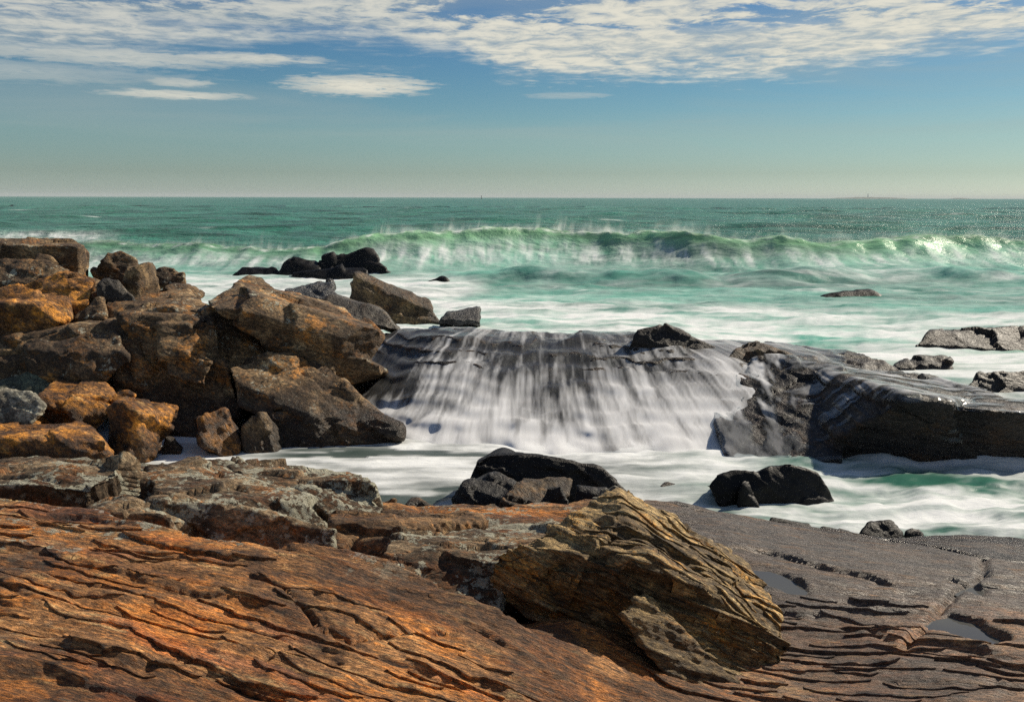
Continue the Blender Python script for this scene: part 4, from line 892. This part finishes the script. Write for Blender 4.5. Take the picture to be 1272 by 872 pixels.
lm('large orange boulder with a dark front face', 'orange', 9.7, 0.6, [(46, 492, .15), (62, 476, .5), (95, 473, .65), (130, 477, .6), (144, 487, .45), (132, 512, .1), (114, 536, 0), (98, 520, -.02), (60, 505, 0), (50, 540, .2), (100, 560, 0.05)])
lm('small ochre stone on top of the standing block', 'orange', 9.95, 0.2, [(134, 498, 0), (145, 487, .1), (160, 483, .12), (169, 490, .1), (166, 503, 0), (140, 505, 0)])
lm('standing orange block with its foot in the foam', 'orange', 9.1, 0.5, [(133, 508, .2), (146, 498, .35), (166, 495, .45), (196, 500, .45), (213, 512, .4), (209, 535, .35), (197, 560, .25), (183, 582, .1), (168, 514, 0), (152, 584, -.02), (134, 575, .15)], n=(0.8, 0.2, 0.4))
lm('flat orange slab with a black undercut at the landward edge', 'orange', 8.5, 0.6, [(-40, 536, .5), (45, 531, .6), (108, 530, .6), (131, 550, .3), (137, 564, .15), (116, 570, 0), (80, 562, -.05), (20, 548, .0), (-40, 548, 0), (-40, 600, .3), (90, 600, .3)])
lm('pale wet grey rock standing seaward of the long sloping slab', 'grey', 14.0, 0.6, [(358, 366, .2), (372, 357, .4), (391, 352, .5), (415, 354, .5), (418, 368, .1), (400, 380, 0), (372, 378, 0)])
lm('dark flat rock lying between the grey rock and the triangular rock', 'wet2', 13.3, 0.6, [(392, 372, .3), (412, 365, .6), (442, 377, .5), (480, 387, .3), (493, 402, .1), (468, 408, 0), (425, 402, 0), (398, 390, 0)])
lm('triangular tan rock with a sharp peak standing in the surf', 'tan2', 16.6, 0.8, [(431, 385, .05), (437, 346, .1), (441, 340, .15), (457, 344, .3), (482, 355, .4), (521, 367, .4), (538, 380, .3), (546, 397, .2), (500, 404, 0), (468, 402, 0), (440, 396, 0)], facet=0.2, amp=0.5)

# --- rocks out in the surf
SR = 'black rocks in the surf before the breaker'
rock('surf_rock', 'thin flat black rock at the landward end of the surf rocks', 'black', 28.0, 0.8, [(290, 341, 0), (300, 333, .3), (341, 331, .4), (346, 336, .2), (356, 346, 0), (300, 346, 0)], group=SR, amp=1.5)
rock('surf_rock', 'low black rock joining the flat rock to the tallest surf rock', 'black', 28.0, 0.9, [(342, 344, 0), (352, 335, .2), (357, 320, .3), (365, 319, .4), (380, 324, .4), (398, 327, .4), (402, 345, 0)], group=SR, amp=1.5)
rock('surf_rock', 'tallest jagged black rock in the surf before the breaker', 'black', 28.2, 1.2, [[(394, 345, 0), (397, 327, .2), (401, 318, .4), (413, 315, .5), (424, 318, .5), (426, 345, 0)], [(418, 345, 0), (420, 319, .4), (440, 313, .6), (465, 312, .6), (471, 318, .5), (471, 328, .3), (476, 345, 0)], [(466, 326, .3), (478, 333, .2), (486, 342, .1), (484, 347, 0), (460, 346, 0)]], group=SR, amp=1.5)
rock('surf_rock', 'low black rock lying in front of the tallest surf rock', 'black', 27.4, 0.6, [(364, 344, 0), (384, 336, .2), (430, 334, .3), (458, 336, .3), (462, 346, 0), (400, 349, 0)], group=SR, amp=1.2)
rock('surf_rock', 'tiny black rock alone in the surf, seaward of the triangular tan rock', 'black', 26.0, 0.5, [(530, 351, 0), (540, 346, .1), (553, 344, .2), (559, 348, .1), (560, 353, 0)], group=SR)
rock('surf_rock', 'low blue grey rock awash near the foot of the triangular tan rock', 'grey', 15.6, 0.6, [(545, 398, 0), (552, 390, .15), (566, 386, .3), (596, 384, .4), (598, 400, 0), (570, 404, 0)], group=SR)
rock('surf_rock', 'long dark rock barely breaking the green water inside the breaker', 'black', 22.5, 0.8, [(1024, 372, 0), (1040, 363, .2), (1065, 360, .3), (1090, 362, .2), (1106, 372, 0)], group=SR, facet=0.15, lay=0.3, amp=0.4, soft=4)

M['ledge2'] = rock_mat('brown_ledge_rock', (0.045, 0.026, 0.014), (0.19, 0.11, 0.05), (0.36, 0.15, 0.035), (0.46, 0.31, 0.14), NL, 0.5, 0.3, 8.0, 1.5, 0.75, 0.75)
M['wet2'] = rock_mat('damp_rock', (0.018, 0.016, 0.014), (0.065, 0.055, 0.042), (0.14, 0.08, 0.03), (0.17, 0.14, 0.10), NM, 0.35, 0.0, 5.0, 1.8, 0.55, 0.75, 0.3, 0.4, fineb=0.15)
M['tan2'] = rock_mat('tan_surf_rock', (0.03, 0.022, 0.012), (0.13, 0.085, 0.04), (0.24, 0.12, 0.035), (0.26, 0.18, 0.09), (0.6, 0.1, 0.8), 0.45, 0.0, 4.0, 1.8, 0.6, 0.7, 0.3, 0.3)
M['rust'] = rock_mat('rusty_lichen_rock', (0.03, 0.02, 0.012), (0.12, 0.075, 0.038), (0.38, 0.17, 0.03), (0.28, 0.2, 0.11), NM, 0.5, 0.5, 5.0, 1.8, 0.75, 0.75)
M['green'] = rock_mat('greenish_rock', (0.03, 0.04, 0.03), (0.12, 0.14, 0.09), (0.16, 0.17, 0.09), (0.24, 0.26, 0.19), NM, 0.3, 0.2, 4.0, 1.5, 0.7, 0.6)
M['grey'] = rock_mat('grey_surf_rock', (0.03, 0.03, 0.03), (0.10, 0.10, 0.095), (0.12, 0.10, 0.08), (0.22, 0.21, 0.19), (0.7, 0.2, 0.6), 0.2, 0.0, 6.0, 1.5, 0.35, 0.7, 0.5, 0.5)
M['black'] = rock_mat('black_surf_rock', (0.008, 0.008, 0.008), (0.022, 0.020, 0.019), (0.035, 0.027, 0.02), (0.05, 0.045, 0.04), NM, 0.3, 0.0, 4.0, 1.2, 0.65, 0.3, 0.6, 0.6, fineb=0.05, spec=0.25)

def add_block(bm, pts, kmax, seed):
    """the block that a few broad joint planes cut round the points: flat faces and crisp arrises"""
    hb = bmesh.new()
    res = bmesh.ops.convex_hull(hb, input=[hb.verts.new(p) for p in pts], use_existing_faces=False)
    cen = sum(pts, Vector()) / len(pts)
    hb.normal_update()
    tol = math.cos(math.radians(30 if kmax < 30 else 11))
    fs = []
    for f in hb.faces:
        n_ = f.normal.copy()
        if n_.length < 0.5: continue
        if (f.calc_center_median() - cen).dot(n_) < 0: n_ = -n_
        fs.append((n_, f.calc_area()))
    hb.free()
    N_ = np.array([f[0] for f in fs]); A_ = np.array([f[1] for f in fs])
    dots = np.clip(N_ @ N_.T, 0, 1)
    left_ = np.ones(len(fs), bool); chosen = []
    while len(chosen) < kmax and left_.any():
        sc_ = (dots ** 14 * (A_ * left_)[None]).sum(1) * left_
        i = int(sc_.argmax())
        w_ = A_ * left_ * (dots[i] > tol)
        m_ = Vector((N_ * w_[:, None]).sum(0)).normalized()
        chosen.append(m_); left_ &= ~(dots[i] > tol)
    lo = Vector((min(p.x for p in pts), min(p.y for p in pts), min(p.z for p in pts))); hi = Vector((max(p.x for p in pts), max(p.y for p in pts), max(p.z for p in pts)))
    ex = (hi - lo) * 0.02
    lo -= ex; hi += ex
    bb = bmesh.new(); bmesh.ops.create_cube(bb, size=1.0)
    for v in bb.verts:
        v.co = Vector(((lo.x + hi.x) / 2 + v.co.x * (hi.x - lo.x), (lo.y + hi.y) / 2 + v.co.y * (hi.y - lo.y), (lo.z + hi.z) / 2 + v.co.z * (hi.z - lo.z)))
    rg = np.random.RandomState(seed + 2)
    for m_ in chosen:
        sup = max((p - cen).dot(m_) for p in pts) * 0.975
        out = bmesh.ops.bisect_plane(bb, geom=bb.verts[:] + bb.edges[:] + bb.faces[:], plane_co=cen + m_ * sup, plane_no=m_, clear_outer=True)
        ed = [e for e in out['geom_cut'] if isinstance(e, bmesh.types.BMEdge)]
        if len(ed) > 2:
            bmesh.ops.contextual_create(bb, geom=ed)
    bmesh.ops.recalc_face_normals(bb, faces=bb.faces)
    bmesh.ops.triangulate(bb, faces=bb.faces)
    me = bpy.data.meshes.new('t'); bb.to_mesh(me); bb.free(); bm.from_mesh(me); bpy.data.meshes.remove(me)
BOULDER = []
def build_rocks():
    tmp = []
    for r in ROCKS:
        bm = bmesh.new()
        for h in r['hulls']:
            cx = sum(q[0] for q in h) / len(h); cy_ = sum(q[1] for q in h) / len(h); k = r['shrink']
            pts = [P(a, b, r['Y'] + c) for a, b, c in h] + [P(cx + (a - cx) * k, cy_ + (b - cy_) * k + 2, r['Y'] + c + r['t'] * 1.0) for a, b, c in h]
            add_block(bm, pts, r['planes'], r['seed'])
        bmesh.ops.recalc_face_normals(bm, faces=bm.faces)
        me = bpy.data.meshes.new('tmp'); bm.to_mesh(me); bm.free()
        o = bpy.data.objects.new('tmp', me); COL.objects.link(o)
        md = o.modifiers.new('r', 'REMESH'); md.mode = 'VOXEL'
        px_ = r['Y'] / 926.0
        md.voxel_size = max(px_ * 2.25 * r['vox'], 0.0085)
        md.adaptivity = 0.0
        tmp.append(o)
    dg = bpy.context.evaluated_depsgraph_get()
    parents = {}
    tot = 0
    for r, o in zip(ROCKS, tmp):
        me = o.evaluated_get(dg).data
        V = np.empty(len(me.vertices) * 3, np.float32); me.vertices.foreach_get('co', V); V = V.reshape(-1, 3)
        Q = np.empty(len(me.loops), np.int32); me.loops.foreach_get('vertex_index', Q)
        if len(me.loops) != 4 * len(me.polygons):
            print('non quad', r['name'], r['label'])
            continue
        Q = Q.reshape(-1, 4)
        tot += len(Q)
        sz = V.max(0) - V.min(0); size = float(np.sort(sz)[1])
        V = smooth(V, Q, r['soft'])
        N = tri_norm(V, Q)
        sd2 = r['seed']; fr = frame(r['n'])
        p = V
        q = p @ fr.T
        s = min(size, 1.2)
        am = r['amp'] * s
        rg = np.random.RandomState(sd2 * 13 + 5)
        lo, hi = p.min(0), p.max(0)
        K = 34
        sc3 = np.array([1.0, 1.0, 2.0], np.float32)
        qs = ((lo + (hi - lo) * rg.rand(K, 3)) @ fr.T * sc3).astype(np.float32)
        wq = ((p + 0.03 * s * np.stack([fbm(p / s * 3, 3, sd2 + 31), fbm(p / s * 3, 3, sd2 + 32), fbm(p / s * 3, 3, sd2 + 33)], 1)) @ fr.T * sc3).astype(np.float32)
        d1 = np.full(len(p), 1e9, np.float32); d2 = d1.copy(); ci = np.zeros(len(p), np.int32)
        for kk in range(K):
            df_ = np.abs(wq - qs[kk]); dd = 0.45 * np.sqrt((df_ ** 2).sum(1)) + 0.55 * df_.max(1)
            c_ = dd < d1; d2 = np.where(c_, d1, np.minimum(d2, dd)); d1 = np.where(c_, dd, d1); ci[c_] = kk
        gv = rg.normal(size=(K, 3)).astype(np.float32) * 0.24; off = (rg.rand(K).astype(np.float32) - 0.5) * 0.06 * s
        facet = ((wq - qs[ci]) * gv[ci]).sum(1) + off[ci]
        crackm = np.exp(-((d2 - d1) / (0.028 * s)) ** 2) * np.clip(0.5 + 1.2 * pn(p / s * 2.0, sd2 + 41), 0, 1)
        big = 0.007 * am * fbm(p / s * 2.0, 3, sd2)
        chip = 0.009 * am * (ridged(p / s * 3.3, 4, sd2 + 3, 0.55) - 0.8)
        lay = strata(p, fr, r['thick'], sd2 + 9, r['straight'])
        lay2 = strata(p, fr, r['thick'] * 0.31, sd2 + 13, r['straight'])
        mod = np.clip(0.55 + fbm(p / s * 2.4, 2, sd2 + 15), 0.05, 1.3)
        aniso = fbm(q * np.array([3.0, 3.0, 22.0], np.float32), 3, sd2 + 17)
        fine = fbm(p * 16, 4, sd2 + 21, 0.6)
        d = big + chip + r['facet'] * (facet - 0.03 * s * crackm) + mod * r['lay'] * (0.40 * r['thick'] * min(s, 1) * lay + 0.15 * r['thick'] * lay2) + 0.007 * r['lay'] * aniso + r['fine'] * fine
        V = V + N * d[:, None]
        V = smooth(V, Q, 1) * 0.12 + V * 0.88
        if r['parent']:
            if r['parent'] not in parents:
                e = bpy.data.objects.new('boulder', None); e.empty_display_size = 0.3
                b0 = P(800, 800, r['Y']); e.location = (b0.x, b0.y, 0.7); COL.objects.link(e)
                put_props(e, 'large tilted layered boulder resting on the ledge, its front in deep shadow', 'boulder')
                parents[r['parent']] = e
            mesh_np(r['name'], V, Q, M[r['mat']], parent=parents[r['parent']], origin=tuple(V.mean(0)))
            BOULDER.append((parents[r['parent']], V, Q))
        else:
            c = V.mean(0); c[2] = V[:, 2].min()
            ob = mesh_np(r['name'], V, Q, M[r['mat']], origin=tuple(c))
            put_props(ob, r['label'], r['cat'], r['group'])
            if r['name'] == 'slab_rock':
                N2 = tri_norm(V, Q); W_ = smooth(V + N2 * 0.018, Q, 3)
                pxs, pys = proj(W_)
                sv = fbm(np.stack([W_[:, 0] * 1.3, W_[:, 1] * 5.0, 0 * pxs], 1), 4, 611, 0.6)
                sw = fbm(np.stack([W_[:, 0] * 5.0, W_[:, 1] * 1.3, 0 * pxs], 1), 4, 615, 0.6)
                cv_ = np.clip(-0.02 + 0.95 * sv, 0, 0.55) * ss(pxs, 960, 1040) + np.clip((0.62 - (pxs - 885) / 170 + 1.7 * sw) * ss(pxs, 1010, 960), 0, 0.88)
                cv_ = np.clip(cv_ * ss(N2[:, 2], 0.20, 0.50) * (1 - 0.75 * ss(pys, 500, 530)), 0, 0.85)
                okf = cv_[Q].max(1) > 0.03
                wf = mesh_np('water_film', W_, Q[okf], M['sheet'], attrs={'foam': cv_, 'flow_u': W_[:, 0] * 0.3, 'flow_v': W_[:, 1]})
                put_props(wf, 'thin streaks of white water sliding over the top of the broad wet slab', 'water', kind='structure')
    for o in tmp:
        me = o.data; bpy.data.objects.remove(o); bpy.data.meshes.remove(me)
    print('rock quads', tot)
build_rocks()

# thin layers standing proud on the sunlit side of the tilted boulder
def boulder_sheets():
    from mathutils.bvhtree import BVHTree
    par = BOULDER[0][0]; off = 0; VV, QQ = [], []
    for _, V, Q in BOULDER:
        VV.append(V); QQ.append(Q + off); off += len(V)
    bv = BVHTree.FromPolygons(np.concatenate(VV).tolist(), np.concatenate(QQ).tolist())
    m_ = _m if _m.z > 0 else -_m
    e1 = _v1; e2 = m_.cross(e1)
    if e2.y < 0: e2 = -e2
    o0 = (_A + _B + _C) / 3
    rg = np.random.RandomState(5); spots = []
    for k in range(1500):
        a, b = rg.uniform(-0.85, 0.85), rg.uniform(-0.42, 0.50); L = rg.uniform(0.22, 0.75); W = L * rg.uniform(0.10, 0.20)
        if any(abs(a - q[0]) < 0.42 * (L + q[2]) and abs(b - q[1]) < 0.40 * (W + q[3]) for q in spots): continue
        c = o0 + e1 * a + e2 * b
        h = bv.ray_cast(c + m_ * 0.8, -m_, 1.4)
        if h[0] is None or h[1].dot(m_) < 0.55: continue
        spots.append((a, b, L, W))
        if len(spots) >= 60: break
    for i, (a0, b0, L, W) in enumerate(spots):
        nu, nv = max(16, int(L / 0.016)), 5
        u = np.linspace(-0.5, 0.5, nu)
        jag = fbm(np.stack([u * L * 7, 0 * u + i * 2.3, 0 * u], 1), 4, 800, 0.65)
        ends = np.clip(1 - np.abs(2 * u) ** 3, 0, 1)
        near = -0.5 * W * ends * (0.75 + 0.5 * jag); far = near + np.maximum(W * (0.3 + 0.8 * ends), 0.008)
        th = (0.007 + 0.016 * rg.rand()) * (0.25 + 0.75 * ends) * (0.8 + 0.5 * np.clip(jag, -1, 1))
        rows, good = [], []
        hc = bv.ray_cast(o0 + e1 * a0 + e2 * b0 + m_ * 0.8, -m_, 1.4)
        dc = (hc[0] - o0 - e1 * a0 - e2 * b0).dot(m_)
        for v in np.concatenate([[-1.0, -0.02], np.linspace(0, 1, nv)]):
            vv = max(v, 0.0); b = near + (far - near) * vv
            for k in range(nu):
                c = o0 + e1 * (a0 + u[k] * L) + e2 * (b0 + b[k])
                h = bv.ray_cast(c + m_ * 0.8, -m_, 1.4)
                d = (h[0] - c).dot(m_) if h[0] is not None else dc
                good.append(h[0] is not None and h[1].dot(m_) > -0.2 and abs(d - dc) < 0.20)
                t_ = -0.02 if v < -0.5 else th[k] * 0.75 if v < 0 else th[k] * (1 - vv) ** 0.8 - 0.014 * vv ** 2
                rows.append(c + m_ * (d + t_))
        gf = grid_faces(nv + 2, nu); good = np.array(good)
        gc = good.reshape(nv + 2, nu).all(0); best = (0, 0); k0 = None
        for k in range(nu + 1):
            if k < nu and gc[k]:
                k0 = k if k0 is None else k0
            elif k0 is not None:
                if k - k0 > best[1] - best[0]: best = (k0, k)
                k0 = None
        if best[1] - best[0] < 8: continue
        cols = gf % nu
        gf = gf[(cols >= best[0]).all(1) & (cols < best[1]).all(1)]
        used = np.unique(gf); rm_ = np.full(len(rows), -1); rm_[used] = np.arange(len(used))
        mesh_np('rock_sheet', np.array(rows)[used], rm_[gf], M['boulder_sheet'], parent=par)
M['boulder_sheet'] = M['boulder']
boulder_sheets()

# ------------------------------------------------------------------ puddles in the wet slab

def puddle(label, pl_, zl):
    pts = [Vector((a, b, zl)) for a, b in pl_]
    c = sum(pts, Vector()) / len(pts)
    pts = [p + (p - c).normalized() * 0.05 for p in pts]
    n = 90; V = []
    ang = np.linspace(0, 2 * np.pi, n, endpoint=False)
    P2 = np.array([(p.x, p.y) for p in pts] + [(pts[0].x, pts[0].y)])
    L = np.concatenate([[0], np.cumsum(np.hypot(*np.diff(P2, axis=0).T))]); tt = np.linspace(0, L[-1], n, endpoint=False)
    bx, by = np.interp(tt, L, P2[:, 0]), np.interp(tt, L, P2[:, 1])
    for _ in range(30):
        bx = 0.5 * bx + 0.25 * (np.roll(bx, 1) + np.roll(bx, -1)); by = 0.5 * by + 0.25 * (np.roll(by, 1) + np.roll(by, -1))
    rr = 1 + 0.12 * fbm(np.stack([bx * 14, by * 14, 0 * bx], 1), 4, 301)
    ring = np.stack([c.x + (bx - c.x) * rr, c.y + (by - c.y) * rr, np.full(n, zl)], 1)
    V = np.concatenate([[[c.x, c.y, zl]], ring, ring * [1, 1, 0] + [0, 0, zl - 0.03]])
    bm = bmesh.new(); vs = [bm.verts.new(v) for v in V]
    for i in range(n):
        j = (i + 1) % n
        bm.faces.new((vs[0], vs[1 + i], vs[1 + j])); bm.faces.new((vs[1 + i], vs[1 + n + i], vs[1 + n + j], vs[1 + j]))
    bmesh.ops.recalc_face_normals(bm, faces=bm.faces)
    me = bpy.data.meshes.new('puddle'); bm.to_mesh(me); bm.free(); me.materials.append(M['puddle'])
    o = bpy.data.objects.new('puddle', me); COL.objects.link(o)
    put_props(o, label, 'puddle', 'rain and spray puddles on the wet slab', 'structure')
for q in PLEV:
    puddle(*q)

# ------------------------------------------------------------------ froth on the ledge, far shore, marker
def plain(name, col, rough=0.8):
    m = bpy.data.materials.new(name); m.use_nodes = True
    t = NT(m.node_tree); b = m.node_tree.nodes['Principled BSDF']
    n = t.noise(t.n('TexCoord').outputs['Object'], 3.0, 5)
    t.put(b.inputs['Base Color'], t.mix(n, tuple(0.75 * c for c in col), col)); b.inputs['Roughness'].default_value = rough
    return m
M['froth'] = plain('froth', (0.82, 0.80, 0.74), 0.9)
def froth(label, px, py, Y, r):
    bm = bmesh.new(); bmesh.ops.create_icosphere(bm, subdivisions=5, radius=1)
    V = np.array([v.co for v in bm.verts], np.float32)
    for k in range(3):
        pass
    V *= (1 + 0.22 * fbm(V * 2.1, 4, 311, 0.6))[:, None]
    V = V * np.array([r, r * 0.8, r * 0.42])
    F3 = np.array([[v.index for v in f.verts] for f in bm.faces]); bm.free()
    c = P(px, py, Y)
    o = mesh_np('foam_clump', V, F3, M['froth']); o.location = c
    put_props(o, label, 'foam')
froth('white clump of sea foam caught on the edge of the long lichen block', 236, 580, 6.25, 0.062)
froth('tiny white fleck of foam on the lichen block next to the foam clump', 196, 597, 5.75, 0.018)

M['land'] = plain('far_land', (0.10, 0.12, 0.09)); M['white'] = plain('white_paint', (0.75, 0.75, 0.72)); M['marker'] = plain('marker_paint', (0.03, 0.03, 0.03))
def island(label, px0, px1, Y, h, seed):
    a, b = P(px0, 246, Y).x, P(px1, 246, Y).x
    n, mrow = 90, 9
    xs = np.linspace(a, b, n); V = []
    for j in range(mrow):
        k = j / (mrow - 1)
        w = math.sin(k * math.pi)
        for x in xs:
            u = (x - a) / (b - a)
            V.append((x, Y + (k - 0.5) * (b - a) * 0.4, -1 + w * (h + 1) * (math.sin(u * math.pi) ** 0.6)))
    V = np.array(V); V[:, 2] += 0.35 * h * fbm(V * np.array([0.02, 0.02, 0]), 4, seed) * (V[:, 2] > 0)
    o = mesh_np('island', V, grid_faces(mrow, n), M['land'])
    put_props(o, label, 'island', kind='structure')
island('long low island on the horizon carrying a lighthouse', 1028, 1130, 5200, 9, 401)
island('short low island on the horizon beyond the long one', 1180, 1206, 5600, 7, 405)
def lathe(name, prof, mat, parent, loc, n=14):
    bm = bmesh.new(); rings = [[bm.verts.new((r * math.cos(i * 2 * math.pi / n), r * math.sin(i * 2 * math.pi / n), z)) for i in range(n)] for r, z in prof]
    for A, B in zip(rings[:-1], rings[1:]):
        for i in range(n):
            bm.faces.new((A[i], A[(i + 1) % n], B[(i + 1) % n], B[i]))
    bm.faces.new(rings[-1]); bm.faces.new(rings[0][::-1])
    me = bpy.data.meshes.new(name); bm.to_mesh(me); bm.free(); me.materials.append(mat)
    o = bpy.data.objects.new(name, me); COL.objects.link(o); o.parent = parent; o.location = loc
    return o
e = bpy.data.objects.new('lighthouse', None); lp = P(1078, 246, 5200); e.location = (lp.x, 5200, 6.0); COL.objects.link(e)
put_props(e, 'tiny pale lighthouse tower on the long island at the horizon', 'lighthouse')
lathe('tower', [(3.2, 0), (2.6, 10), (2.2, 19)], M['white'], e, (0, 0, 0)); lathe('gallery', [(3.0, 0), (3.0, 0.5)], M['marker'], e, (0, 0, 19)); lathe('lantern', [(1.5, 0), (1.5, 2.4), (0.2, 3.8)], M['marker'], e, (0, 0, 19.5))
e = bpy.data.objects.new('sea_marker', None); lp = P(598, 246, 1500); e.location = (lp.x, 1500, -0.5); COL.objects.link(e)
put_props(e, 'small dark channel marker standing up on the open horizon', 'buoy')
lathe('float', [(1.3, 0), (1.5, 0.8), (1.0, 1.4)], M['marker'], e, (0, 0, 0)); lathe('mast', [(0.55, 0), (0.4, 3.4)], M['marker'], e, (0, 0, 1.4)); lathe('topmark', [(0.1, 0), (1.0, 0.2), (0.1, 1.3)], M['marker'], e, (0, 0, 4.8))

print('triangles', sum(2 * len(o.data.polygons) for o in COL.objects if o.type == 'MESH'))

def haze():
    m = bpy.data.materials.new('haze'); m.use_nodes = True
    nt = m.node_tree; nt.nodes.remove(nt.nodes['Principled BSDF'])
    v = nt.nodes.new('ShaderNodeVolumePrincipled'); v.inputs['Color'].default_value = (0.85, 0.92, 0.95, 1); v.inputs['Density'].default_value = 0.00008
    nt.links.new(v.outputs[0], nt.nodes['Material Output'].inputs['Volume'])
    bm = bmesh.new(); bmesh.ops.create_cube(bm, size=1.0)
    for q in bm.verts:
        q.co = Vector((q.co.x * 24000, 7450 + q.co.y * 15100, 15.5 + q.co.z * 35))
    me = bpy.data.meshes.new('haze'); bm.to_mesh(me); bm.free(); me.materials.append(m)
    o = bpy.data.objects.new('haze', me); COL.objects.link(o); put_props(o, 'pale sea haze lying over the whole bay', 'haze', kind='stuff')
haze()
